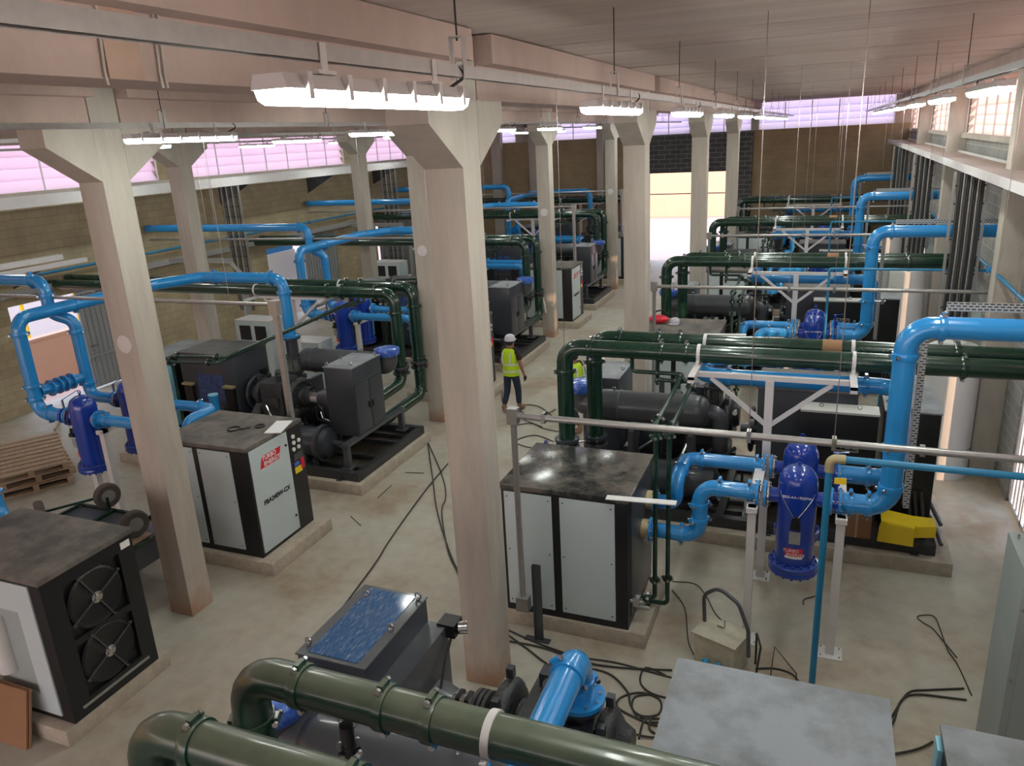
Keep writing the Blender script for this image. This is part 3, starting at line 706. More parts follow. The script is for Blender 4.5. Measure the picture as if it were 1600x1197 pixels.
for k in range(1, 5):
    dy = 7.5*k
    s1 = separator(-.1, .85+dy, 1.86, 'front dark blue filter vessel with red logo sticker, %s pair' % nmk[k])
    s2 = separator(-.1, 1.85+dy, 1.76, 'rear dark blue filter vessel, %s pair' % nmk[k], logo=False)
    # valves right of vessels
    for y, z, w in ((.85+dy, 1.86, 'front'), (1.85+dy, 1.76, 'rear')):
        t = thing('butterfly_valve', '%s blue valve between filter vessel and riser, %s pair' % (w, nmk[k]), 'valve', (.3, y, z), 'valves beside the filter vessels')
        MB().lathe([(.08, 0), (.13, .005), (.13, .05), (.08, .055)], (.262, y, z), X, n=22).build('valve_body', 'vessel_blue', t)
        b = MB(); b.cyl((.29, y, z+.1), (.29, y, z+.26), .02, n=10).box(.26, .32, y-.03, y+.03, z+.2, z+.27); b.build('gearbox', 'vessel_blue', t)
        b = MB(); b.bar((.29, y, z+.26), (.43, y-.04, z+.3), .025, .012); b.build('lever', 'vessel_blue', t)
        flange((.335, y, z), X, .085, 'blue_paint', t, t=.03, R_=.155)
    # riser (front separator outlet up and to the wall)
    cs = [((.62, .85+dy, 1.86), X, PI/2), ((.82, .85+dy, 2.1), Z), ((.82, .85+dy, 2.55), Z), ((.82, .85+dy, 3.56), Z), ((1.12, .85+dy, 3.86), X, PI/2), ((2.2, .85+dy, 3.86), X, PI/2), ((.44, .85+dy, 1.86), X, PI/2)]
    t = pipe('air_pipe', 'tall light blue riser turning right to the wall, %s pair' % nmk[k], 'pipe', [(.35, .85+dy, 1.86), (.82, .85+dy, 1.86), (.82, .85+dy, 3.86), (2.89, .85+dy, 3.86)], .112, 'blue_paint', 'light blue air pipes', bend=.24, coups=cs, loc=(.82, .85+dy, 1.86))
    b = MB(); b.cyl((.93, .85+dy, 2.55), (1.12, .85+dy, 2.55), .014, n=8).box(1.05, 1.1, .8+dy, .9+dy, 2.5, 2.6).build('instrument', 'steel', t)
    cs = [((.66, 1.85+dy, 1.76), X, PI/2), ((.95, 1.85+dy, 2.0), Z), ((.95, 2.1+dy, 2.6), (0, 1, 0)), ((.6, 2.82+dy, 2.6), X, PI/2), ((-1.1, 2.82+dy, 2.6), X, PI/2), ((-1.48, 3.1+dy, 2.6), Y, PI/2), ((-1.48, 4.5+dy, 2.25), Z)]
    if k == 0: cs = []
    t = pipe('air_pipe', 'light blue discharge pipe from compressor to rear filter vessel, %s pair' % nmk[k], 'pipe', [(.35, 1.85+dy, 1.76), (.95, 1.85+dy, 1.76), (.95, 1.85+dy, 2.6), (.95, 2.82+dy, 2.6), (-1.48, 2.82+dy, 2.6), (-1.48, 4.5+dy, 2.6), (-1.48, 4.5+dy, 2.32)], .108, 'blue_paint', 'light blue air pipes', bend=.2, coups=cs, loc=(.95, 1.85+dy, 1.76))
    flange((-1.48, 4.5+dy, 2.325), Z, .108, 'blue_paint', t, t=.035, R_=.19, nb=10)
    # dryer lines
    cs = [((-.62, .85+dy, 1.86), X, PI/2), ((-.95, .85+dy, 1.86), X, PI/2), ((-1.17, .85+dy, 1.62), Z), ((-1.17, .85+dy, 1.42), Z), ((-1.38, .85+dy, 1.2), X, PI/2)]
    t = pipe('air_pipe', 'light blue pipe stepping down from front filter vessel to dryer, %s pair' % nmk[k], 'pipe', [(-.54, .85+dy, 1.86), (-1.17, .85+dy, 1.86), (-1.17, .85+dy, 1.2), (-1.74, .85+dy, 1.2)], .092, 'blue_paint', 'light blue air pipes', bend=.19, coups=cs, loc=(-1.17, .85+dy, 1.86))
    flange((-1.75, .85+dy, 1.2), X, .092, 'blue_paint', t, R_=.15); flange((-.53, .85+dy, 1.86), X, .092, 'blue_paint', t, R_=.155)
    MB().cyl((-1.87, .85+dy, 1.2), (-1.77, .85+dy, 1.2), .12, n=20).build('dryer_stub', 'brass', t)
    cs = [((-.62, 1.85+dy, 1.76), X, PI/2), ((-1.3, 1.85+dy, 1.76), X, PI/2), ((-1.5, 1.42+dy, 1.76), Y, PI/2), ((-1.5, .95+dy, 1.6), Z)]
    t = pipe('air_pipe', 'light blue pipe from rear filter vessel to dryer, %s pair' % nmk[k], 'pipe', [(-.54, 1.85+dy, 1.76), (-1.5, 1.85+dy, 1.76), (-1.5, 1.12+dy, 1.76), (-1.5, 1.12+dy, 1.46), (-1.74, 1.12+dy, 1.46)], .09, 'blue_paint', 'light blue air pipes', bend=.15, coups=cs[:3], loc=(-1.5, 1.85+dy, 1.76))
    flange((-1.75, 1.12+dy, 1.46), X, .09, 'blue_paint', t, R_=.15); flange((-.53, 1.85+dy, 1.76), X, .09, 'blue_paint', t, R_=.155)
    MB().cyl((-1.87, 1.12+dy, 1.46), (-1.77, 1.12+dy, 1.46), .12, n=20).build('dryer_stub', 'brass', t)
    # perforated cable tray behind riser
    t = thing('cable_tray', 'perforated grey cable tray behind the tall blue riser, %s pair' % nmk[k], 'tray', (1.08, 1.4+dy, 0), 'perforated drop trays')
    b = MB(); y = 1.28+dy
    b.box(1.0, 1.003, y-.06, y+.06, 1.7, 3.72).box(1.0, 1.06, y-.063, y-.06, 1.7, 3.72).box(1.0, 1.06, y+.06, y+.063, 1.7, 3.72)
    b.bar((1.0, y, 3.7), (1.22, y, 3.95), .12, .01); b.box(1.2, 2.85, y-.06, y+.06, 3.95, 3.955).box(1.2, 2.85, y-.063, y-.06, 3.95, 4.02).box(1.2, 2.85, y+.06, y+.063, 3.95, 4.02)
    b.build('channel', 'perforated', t, smooth=False)

# ------------------------------------------------------------------ left row piping
lname = ['', 'nearest left-row', 'second left-row', 'third left-row', 'fourth left-row']
for k in range(1, 5):
    dy = [0, 0, 7.5, 15, 21.35][k]
    for w, xv, y, zt, zb in (('front', -8.05, 13.3+dy, 2.98, 1.1), ('rear', -7.9, 13.80+dy, 3.02, .68)):
        cs = [((xv-.42, y, zt), X, PI/2), ((xv, y, zt-.4), Z), ((xv-1.6, y, zt), X, PI/2), ((xv-1.25, y, zt), X, PI/2), ((xv, y, 1.5), Z)]
        t = pipe('cooling_pipe', '%s dark green cooling pipe of the %s machine' % (w, lname[k]), 'pipe', [(-17.9, y, zt), (xv, y, zt), (xv, y, zb), (xv, 12.3+dy if w == 'front' else 12.0+dy, zb-.03)], .118, 'green_paint', 'dark green cooling pipes', bend=.24, coups=cs, loc=(xv, y, zb))
        flange((xv, y, 1.42), Z, .118, 'dark_grey_paint', t, t=.04); flange((xv, y, 1.30), Z, .118, 'green_paint', t)
        MB().lathe([(.11, 1.30), (.15, 1.32), (.15, 1.40), (.11, 1.42)], (xv, y, 0), Z, n=20).build('butterfly_valve', 'black_paint', t)
        for xs in (-9.65, -11.5): MB().lathe([(.121, -.02), (.129, -.02), (.129, .02), (.121, .02)], (xs, y, zt), X, n=22).build('strap', 'white_steel', t)
    t = tsupport(-10.6, 13.3+dy, 'white steel T support with braces under the green pipes of the %s machine' % lname[k], 'braced white pipe supports')
    for xs in (-9.65, -11.5): MB().box(xs-.04, xs+.04, 12.9+dy, 14.1+dy, 2.80, 2.85).build('cross_tube', 'white_steel', t)
    for j, (x, yy) in enumerate(((-8.9, 14.1), (-9.05, 14.2))):
        zt = 2.75-.08*j
        pts = [(x, 13.5+dy, zt+.15), (x, 13.5+dy, zt), (x-.25, 13.3+dy, zt), (-9.5-.1*j, 9.95+dy-.1*j, 2.5-.08*j), (-10.75-.1*j, 9.95+dy-.1*j, 2.45-.08*j), (-10.75-.1*j, 9.95+dy-.1*j, .5)]
        pipe('drain_pipe', '%s thin dark green pipe running over the motor of the %s machine' % (('right', 'left')[j], lname[k]), 'pipe', pts, .027, 'green_paint', 'thin green pipes, left row', bend=.06,
             coups=[((-9.7-.1*j, 9.95+dy-.1*j, 2.49-.08*j), X), ((-10.6-.1*j, 9.95+dy-.1*j, 2.46-.08*j), X), ((-10.75-.1*j, 9.95+dy-.1*j, 2.3), Z), ((-10.75-.1*j, 9.95+dy-.1*j, 1.5), Z)], loc=pts[4])
    # vessels
    separator(-11.1, 8.3+dy, 1.84, 'front dark blue filter vessel with logo sticker, %s pair' % lname[k], face=(-.62, -.78))
    separator(-11.15, 9.3+dy, 1.80, 'rear dark blue filter vessel, %s pair' % lname[k], face=(0, -1), logo=False)
    for j, x in enumerate((-11.6, -10.62)):
        t = thing('pipe_post', '%s short white post under the filter vessel pipes, %s pair' % (('left', 'right')[j], lname[k]), 'post', (x, 8.2+dy, 0), 'short white posts under separators')
        x = x+.5 if j == 0 else x; yy = 8.27+dy if j == 0 else 8.2+dy
        if j == 0: t.location = (x, yy, 0); ORG[t.name] = Vector((x, yy, 0))
        MB().box(x-.05, x+.05, yy-.05, yy+.05, .012, 1.72 if j else .93).build('post', 'white_steel', t)
        MB().box(x-.13, x+.13, yy-.12, yy+.12, 0, .014).build('base_plate', 'white_steel', t)
        if j: MB().box(x-.05, x+.05, 8.1+dy, 9.5+dy, 1.66, 1.72).build('saddle', 'white_steel', t)
    y = 8.3+dy
    # inlet: compressor -> riser 1 -> front vessel
    pts = [(-9.78, 12.08+dy, 2.32), (-9.78, 12.08+dy, 3.48), (-11.75, 12.08+dy, 3.48), (-12.15, 11.2+dy, 3.48), (-12.18, y, 3.46), (-12.18, y, 1.84), (-11.42, y, 1.84)]
    cs = [((-10.05, 12.08+dy, 3.48), X, PI/2), ((-9.78, 12.08+dy, 3.2), Z), ((-11.45, 12.08+dy, 3.48), X, PI/2), ((-12.16, 10.9+dy, 3.48), Y, PI/2), ((-12.17, 9.4+dy, 3.47), Y, PI/2), ((-12.18, y, 3.2), Z), ((-12.18, y, 2.3), Z), ((-12.18, y, 2.08), Z), ((-11.9, y, 1.84), X, PI/2)]
    t = pipe('air_pipe', 'light blue pipe arching from compressor to front filter vessel, %s machine' % lname[k], 'pipe', pts, .108, 'blue_paint', 'light blue air pipes', bend=.22, coups=cs, loc=pts[1])
    flange((-9.78, 12.08+dy, 2.325), Z, .108, 'blue_paint', t, t=.035, R_=.19, nb=10); flange((-11.44, y, 1.84), X, .1, 'blue_paint', t, R_=.16)
    # outlet: rear vessel -> riser 2 -> wall
    pts = [(-11.49, 9.3+dy, 1.80), (-12.15, 9.3+dy, 1.80), (-12.15, 9.3+dy, 3.2), (-12.42, 9.1+dy, 3.36), (-12.42, 9.1+dy, 3.94), (-17.9, 9.1+dy, 3.94)]
    cs = [((-12.15, 9.3+dy, 2.05), Z), ((-12.15, 9.3+dy, 3.0), Z), ((-12.42, 9.1+dy, 3.68), Z), ((-12.7, 9.1+dy, 3.94), X, PI/2)]
    t = pipe('air_pipe', 'light blue pipe rising from rear filter vessel to left wall, %s pair' % lname[k], 'pipe', pts, .1, 'blue_paint', 'light blue air pipes', bend=.2, coups=cs, loc=pts[2])
    t2 = thing('butterfly_valve', 'blue bypass valve between the two risers, %s pair' % lname[k], 'valve', (-12.16, 8.8+dy, 2.15), 'valves beside the filter vessels')
    MB().cyl((-12.17, 8.4+dy, 2.18), (-12.16, 9.2+dy, 2.18), .085, n=18).build('spool', 'blue_paint', t2)
    for yy in (8.6, 8.74, 8.86, 9.0): flange((-12.165, yy+dy, 2.18), Y, .085, 'blue_paint', t2, t=.028, R_=.145)
    for yy, z in ((8.3, 1.84), (9.3, 1.80)):
        t2 = thing('butterfly_valve', 'blue valve on the inlet of the %s filter vessel, %s pair' % ('front' if yy < 9 else 'rear', lname[k]), 'valve', (-11.55, yy+dy, z), 'valves beside the filter vessels')
        MB().lathe([(.08, 0), (.135, .005), (.135, .05), (.08, .055)], (-11.58, yy+dy, z), X, n=22).build('valve_body', 'vessel_blue', t2)
        b = MB(); b.cyl((-11.55, yy+dy, z+.1), (-11.55, yy+dy, z+.27), .02, n=8); b.build('valve_stem', 'steel', t2); MB().bar((-11.55, yy+dy, z+.27), (-11.3, yy+dy+.12, z+.42), .025, .012).build('lever', 'vessel_blue', t2)
    # vessel -> dryer
    pts = [(-10.76, y, 1.84), (-9.12, y, 1.84), (-9.12, y, 1.2), (-8.9, y, 1.2)]
    t = pipe('air_pipe', 'light blue pipe from front filter vessel to the dryer, %s pair' % lname[k], 'pipe', pts, .092, 'blue_paint', 'light blue air pipes', bend=.18, coups=[((-10.6, y, 1.84), X, PI/2), ((-9.4, y, 1.84), X, PI/2), ((-9.12, y, 1.6), Z)], loc=pts[1])
    flange((-10.77, y, 1.84), X, .092, 'blue_paint', t, R_=.155)
    pts = [(-10.81, 9.3+dy, 1.80), (-9.3, 9.3+dy, 1.80), (-9.3, 8.65+dy, 1.80), (-9.3, 8.65+dy, 1.45), (-8.9, 8.65+dy, 1.45)]
    t = pipe('air_pipe', 'light blue pipe from rear filter vessel to the dryer, %s pair' % lname[k], 'pipe', pts, .09, 'blue_paint', 'light blue air pipes', bend=.16, coups=[((-10.6, 9.3+dy, 1.8), X, PI/2), ((-9.6, 9.3+dy, 1.8), X, PI/2)], loc=pts[1])
    flange((-10.82, 9.3+dy, 1.8), X, .09, 'blue_paint', t, R_=.155)
    # galvanised rail on post
    t = thing('pipe_rail', 'galvanised conduit on a square post behind the dryer, %s machine' % lname[k], 'rail', (-7.62, 9.15+dy, 0), 'galvanised pipe rails')
    MB().tube([(-17.9, 9.15+dy, 3.62), (-7.7, 9.15+dy, 3.66)], .03, n=14).build('conduit', 'galvanised', t)
    b = MB(); b.box(-7.66, -7.58, 9.11+dy, 9.19+dy, 0, 3.5).build('post', 'galvanised', t)
    MB().box(-7.70, -7.54, 9.09+dy, 9.21+dy, 3.5, 3.72).build('junction_box', 'galvanised', t)
for k in range(1, 5):
    dy = 7.5*k; y = -.2+dy
    t = thing('pipe_rail', 'galvanised conduit crossing in front of the %s right-row machine' % ['', 'nearest', 'second', 'third', 'fourth'][k], 'rail', (-3.06, y, 0), 'galvanised pipe rails')
    MB().tube([(-3.0, y, 2.95), (2.89, y, 2.97)], .035, n=16).build('conduit', 'galvanised', t)
    b = MB(); b.tube([(-3.06, y, 2.9), (-3.06, y, .62)], .035, n=14); b.build('down_conduit', 'galvanised', t)
    MB().box(-3.12, -3.0, y-.05, y+.05, 2.86, 3.04).build('junction_box', 'galvanised', t)
    MB().box(-3.13, -2.98, y-.06, y+.06, .48, .66).build('elbow_box', 'galvanised', t)
    b = MB(); b.box(-2.96, -2.86, y+.10, y+.112, 0, 1.05).box(-2.96, -2.955, y+.06, y+.11, 0, 1.05).box(-3.1, -2.78, y+.06, y+.15, 0, .012); b.build('support_angle', 'machine_grey', t)
    for x in (-.57, .2, -2.7): MB().box(x-.02, x+.02, y-.045, y+.045, 2.9, 3.02).build('rod_clip', 'steel', t)
t = pipe('service_pipe', 'thin blue pipe coming from the right wall and dropping to the floor before the vessels', 'pipe', [(2.89, 7.0, 2.93), (.17, 7.0, 2.93), (.17, 7.0, .01)], .032, 'teal_pipe', 'thin blue service pipes', bend=.05, coups=[], loc=(.17, 7.0, 2.93))
MB().tube([(.30, 7.0, 2.93), (.17, 7.0, 2.93), (.17, 7.0, 2.8)], .042, bend=.07, n=14).build('elbow', 'brass', t)
MB().box(.22, .32, 6.96, 6.965, 2.70, 2.76).build('yellow_tag', 'yellow', t)
for k in range(2, 5):
    t = pipe('service_pipe', 'thin teal service pipe dropping behind the %s green pipes' % ['', '', 'second', 'third', 'fourth'][k], 'pipe', [(2.89, .9+7.5*k-.6, 3.25), (.1, .9+7.5*k-.6, 3.25), (.1, .9+7.5*k-.6, .6)], .024, 'teal_pipe', 'thin blue service pipes', bend=.05, coups=[], loc=(.1, .3+7.5*k, 3.2))

# ------------------------------------------------------------------ plinths
for k in range(0, 5):
    tag(MB().box(-3.72, 1.85, 2.82+7.5*k, 5.56+7.5*k, 0, .2, bev=.01).build('concrete_plinth', 'plinth_concrete'), 'large concrete plinth under the %s compressor of the right row' % rown[k], 'plinth', 'concrete plinths')
    if k: tag(MB().box(-3.62, -1.66, .12+7.5*k, 1.6+7.5*k, 0, .2, bev=.01).build('concrete_plinth', 'plinth_concrete'), 'small concrete plinth under the %s dryer of the right row' % rown[k], 'plinth', 'concrete plinths')
for k in range(1, 5):
    dy = [0, 0, 7.5, 15, 21.35][k]
    tag(MB().box(-13.0, -7.26, 10.27+dy, 12.9+dy, 0, .2, bev=.01).build('concrete_plinth', 'plinth_concrete'), 'large concrete plinth under the %s compressor' % lname[k], 'plinth', 'concrete plinths')
    dy = 7.5*(k-1)
    tag(MB().box(-9.05, -7.06, 7.62+dy, 9.08+dy, 0, .2, bev=.01).build('concrete_plinth', 'plinth_concrete'), 'small concrete plinth under the %s dryer' % lname[k], 'plinth', 'concrete plinths')
tag(MB().box(-9.0, -7.0, 4.2, 5.6, 0, .2, bev=.01).build('concrete_plinth', 'plinth_concrete'), 'concrete plinth under the fan-cooled dryer at lower left', 'plinth', 'concrete plinths')

# ------------------------------------------------------------------ dryers
def panel(t, x0, x1, y0, y1, z0, z1, mat='white_panel', screws=None):
    o = MB().box(x0, x1, y0, y1, z0, z1, bev=.003).build('side_panel', mat, t)
    if screws:
        b = MB(); ax, f = screws
        for z in (z0+.06, (z0+z1)/2, z1-.06):
            if ax == 'y':
                for x in (x0+.04, x1-.04): b.cyl((x, f, z), (x, f-.006, z), .009, n=6)
            else:
                for y in (y0+.04, y1-.04): b.cyl((f, y, z), (f+.006, y, z), .009, n=6)
        b.build('screws', 'black_paint', o)
    return o
def dryer_right(k):
    dy = 7.5*k; x0, x1, y0, y1 = -3.42, -1.87, .15+dy, 1.45+dy
    labs = ['', 'white and black dryer cabinet with glossy black dusty top beside the foreground column', 'white dryer cabinet with dusty top carrying a red bag, second of the right row', 'white dryer cabinet with black bars behind the second green pipes', 'distant white dryer cabinet near the end wall']
    t = thing('dryer_cabinet', labs[k], 'dryer', ((x0+x1)/2, (y0+y1)/2, .2), 'refrigerant dryer cabinets')
    MB().box(x0, x1, y0, y1, .2, 1.87, bev=.008).build('body', 'black_paint', t)
    MB().box(x0-.02, x1+.02, y0-.02, y1+.02, 1.87, 1.93, bev=.006).build('top', 'black_top' if k == 1 else 'dusty_top', t)
    panel(t, x0+.04, x0+.64, y0-.014, y0+.01, .3, 1.84, screws=('y', y0-.014)); panel(t, x0+.74, x1-.15, y0-.014, y0+.01, .3, 1.84, screws=('y', y0-.014))
    panel(t, x1-.01, x1+.014, y0+.14, y1-.1, .3, 1.84, 'machine_grey')
    panel(t, x0-.014, x0+.01, y0+.1, y1-.4, .3, 1.84)
    b = MB(); b.cyl((x1, y0+.1, .55), (x1+.16, y0+.1, .55), .025, n=10).box(x1+.05, x1+.12, y0+.06, y0+.14, .5, .62); b.build('drain_valve', 'steel', t)
    b = MB(); b.cyl((x1, y0+.25, .38), (x1+.2, y0+.25, .38), .03, n=10); b.build('drain_valve', 'steel', t)
    return t
for k in range(1, 5): dryer_right(k)
def dryer_left(k):
    dy = 7.5*(k-1); x0, x1, y0, y1 = -8.87, -7.3, 7.72+dy, 8.95+dy
    labs = ['', 'white and black dryer cabinet with red logo and model lettering, beside the leftmost column', 'white dryer cabinet mostly hidden behind the second column of the left row', 'white dryer cabinet standing right of the column with the hanging jacket', 'distant white dryer cabinet behind the last column of the left row']
    t = thing('dryer_cabinet', labs[k], 'dryer', ((x0+x1)/2, (y0+y1)/2, .2), 'refrigerant dryer cabinets')
    MB().box(x0, x1, y0, y1, .2, 1.87, bev=.008).build('body', 'black_paint', t)
    MB().box(x0-.01, x1+.01, y0-.02, y1+.02, 1.87, 1.93, bev=.006).build('top', 'dusty_top', t)
    panel(t, x1-.88, x1-.30, y0-.014, y0+.01, .3, 1.84, screws=('y', y0-.014)); panel(t, x0+.04, x1-.98, y0-.014, y0+.01, .3, 1.84, screws=('y', y0-.014))
    p = panel(t, x1-.01, x1+.014, y0+.04, y1-.36, .26, 1.86)
    b = MB(); 
    for z in (.5, 1.66): b.cyl((x1+.01, y1-.42, z), (x1+.03, y1-.42, z), .018, n=10)
    b.build('door_lock', 'black_paint', t)
    rt = face_rot(1, 0); xc = x1+.018; ym = (y0+y1)/2-.16
    o = MB().prism([(ym-.24, 1.52), (ym+.18, 1.52), (ym+.24, 1.70), (ym-.18, 1.70)], 'x', x1+.012, x1+.018).build('logo_sticker', 'red', t, label='red logo sticker')
    text('lettering', 'TURBO', .095, (xc+.001, ym-.03, 1.655), rt, 'white_paint', t, bold=.002); text('lettering', 'ENERGY', .095, (xc+.001, ym+.02, 1.565), rt, 'white_paint', t, bold=.002)
    MB().box(x1+.012, x1+.017, ym-.24, ym+.16, 1.50, 1.515).build('logo_line', 'white_paint', t)
    text('lettering', 'FBA240W-CX', .10, (xc, ym+.02, 1.0), rt, 'black_paint', t, bold=.003)
    for i, (yy, z) in enumerate(((y1-.22, 1.72), (y1-.22, 1.62), (y1-.1, 1.62), (y1-.24, 1.52), (y1-.12, 1.52))):
        MB().cyl((x1, yy, z), (x1+.02, yy, z), .032, n=16).build('gauge', 'gauge_white', t)
    MB().box(x1, x1+.012, y1-.26, y1-.06, 1.33, 1.44).build('controller', 'machine_grey', t)
    MB().box(x1, x1+.008, y1-.27, y1-.10, 1.12, 1.22).build('warning_label', 'yellow', t); MB().box(x1, x1+.009, y1-.12, y1-.04, 1.15, 1.32).build('warning_label', 'red', t, label='red warning label'); MB().box(x1, x1+.009, y1-.27, y1-.15, 1.24, 1.3).build('warning_label', 'wrap_blue', t, label='blue warning label')
    return t
for k in range(1, 5): dryer_left(k)
def fan_dryer():
    x0, x1, y0, y1 = -8.75, -7.0, 4.32, 5.45
    t = thing('fan_dryer', 'black dryer with two round fans and dusty top at the lower left corner', 'dryer', ((x0+x1)/2, (y0+y1)/2, .2))
    b = MB(); b.box(x0, x1-.052, y0+.001, y1, .2, 1.869); b.build('body', 'black_paint', t)
    MB().box(x0-.02, x1+.02, y0-.02, y1+.02, 1.87, 1.93, bev=.006).build('top', 'dusty_top', t)
    # fan face: frame with two openings
    b = MB(); b.box(x1-.05, x1, y0, y0+.22, .2, 1.87).box(x1-.05, x1, y1-.2, y1, .2, 1.87).box(x1-.05, x1, y0+.22, y1-.2, 1.72, 1.87).box(x1-.05, x1, y0+.22, y1-.2, .2, .38).box(x1-.05, x1, y0+.22, y1-.2, 1.0, 1.08); b.build('fan_face', 'black_paint', t)
    for z in (1.40, .72):
        yc = (y0+y1)/2+.0
        sh = MB().lathe([(.27, -.05), (.335, -.05), (.335, .0), (.31, .015), (.28, .0)], (x1-.01, yc, z), X, n=32).build('fan_shroud', 'black_paint', t)
        b = MB()
        for i in range(5):
            a = 2*PI*i/5+.3+z; c_, s_ = math.cos(a), math.sin(a); 
            vs = []
            for rr, wd in ((.07, .05), (.16, .09), (.27, .11)):
                for sg in (-1, 1):
                    ang = a+sg*wd/rr*.8*.5+ (.15 if rr > .1 else 0)
                    vs.append(b.bm.verts.new((x1-.03+sg*.012, yc+rr*math.cos(ang), z+rr*math.sin(ang))))
            b.bm.faces.new((vs[0], vs[1], vs[3], vs[2])); b.bm.faces.new((vs[2], vs[3], vs[5], vs[4]))
        b.build('fan_blades', 'black_paint', sh)
        MB().cyl((x1-.05, yc, z), (x1+.015, yc, z), .065, n=20).cyl((x1+.015, yc, z), (x1+.028, yc, z), .035, n=16).build('fan_hub', 'steel', sh)
        b = MB(); b.bar((x1+.01, yc-.33, z-.16), (x1+.01, yc+.33, z+.16), .014).bar((x1+.01, yc-.16, z+.32), (x1+.01, yc+.16, z-.32), .014)
        for a in (.5, 2.07, 3.64, 5.2): b.cyl((x1, yc+.345*math.cos(a), z+.345*math.sin(a)), (x1+.02, yc+.345*math.cos(a), z+.345*math.sin(a)), .014, n=8)
        b.build('fan_guard', 'machine_grey', sh)
    MB().box(x1, x1+.012, y0+.12, y1-.12, .30, .33).build('trim_strip', 'galvanised', t)
    # white side with window showing two white cylinders
    b = MB(); f0, f1 = y0-.016, y0+.01
    b.box(x0+.05, x1-.16, f0, f1, 1.5, 1.84).box(x1-.40, x1-.16, f0, f1, .27, 1.5).box(x0+.05, x1-1.3, f0, f1, .27, 1.5).box(x1-1.3, x1-.40, f0, f1, .27, .5); b.build('side_panel', 'white_panel', t, smooth=False)
    MB().box(x1-1.3, x1-.40, y0-.004, y0-.001, .5, 1.5).build('recess_panel', 'grey_cabinet', t)
    b = MB()
    b.cyl((x1-.78, y0-.02, .72), (x1-.78, y0-.02, 1.4), .1, n=24).build('filter_bowl', 'tank_white', t); MB().cyl((x1-1.08, y0-.02, .72), (x1-1.08, y0-.02, 1.4), .1, n=24).build('filter_bowl', 'tank_white', t)
    MB().box(x1+.001, x1+.006, y1-.16, y1-.04, 1.74, 1.82).build('badge', 'white_paint', t)
fan_dryer()
t = pipe('air_pipe', 'light blue pipe elbow behind the fan dryer at the left picture edge', 'pipe', [(-9.2, 5.4, 2.5), (-9.1, 5.4, 1.8), (-8.76, 5.3, 1.68)], .10, 'blue_paint', 'light blue air pipes', bend=.22, coups=[((-9.15, 5.4, 2.1), Z)])
tag(MB().box(-9.6, -9.1, 5.9, 6.3, 0, 1.25).build('maroon_panel', 'maroon'), 'dark maroon panel behind the fan dryer at the left picture edge', 'panel')

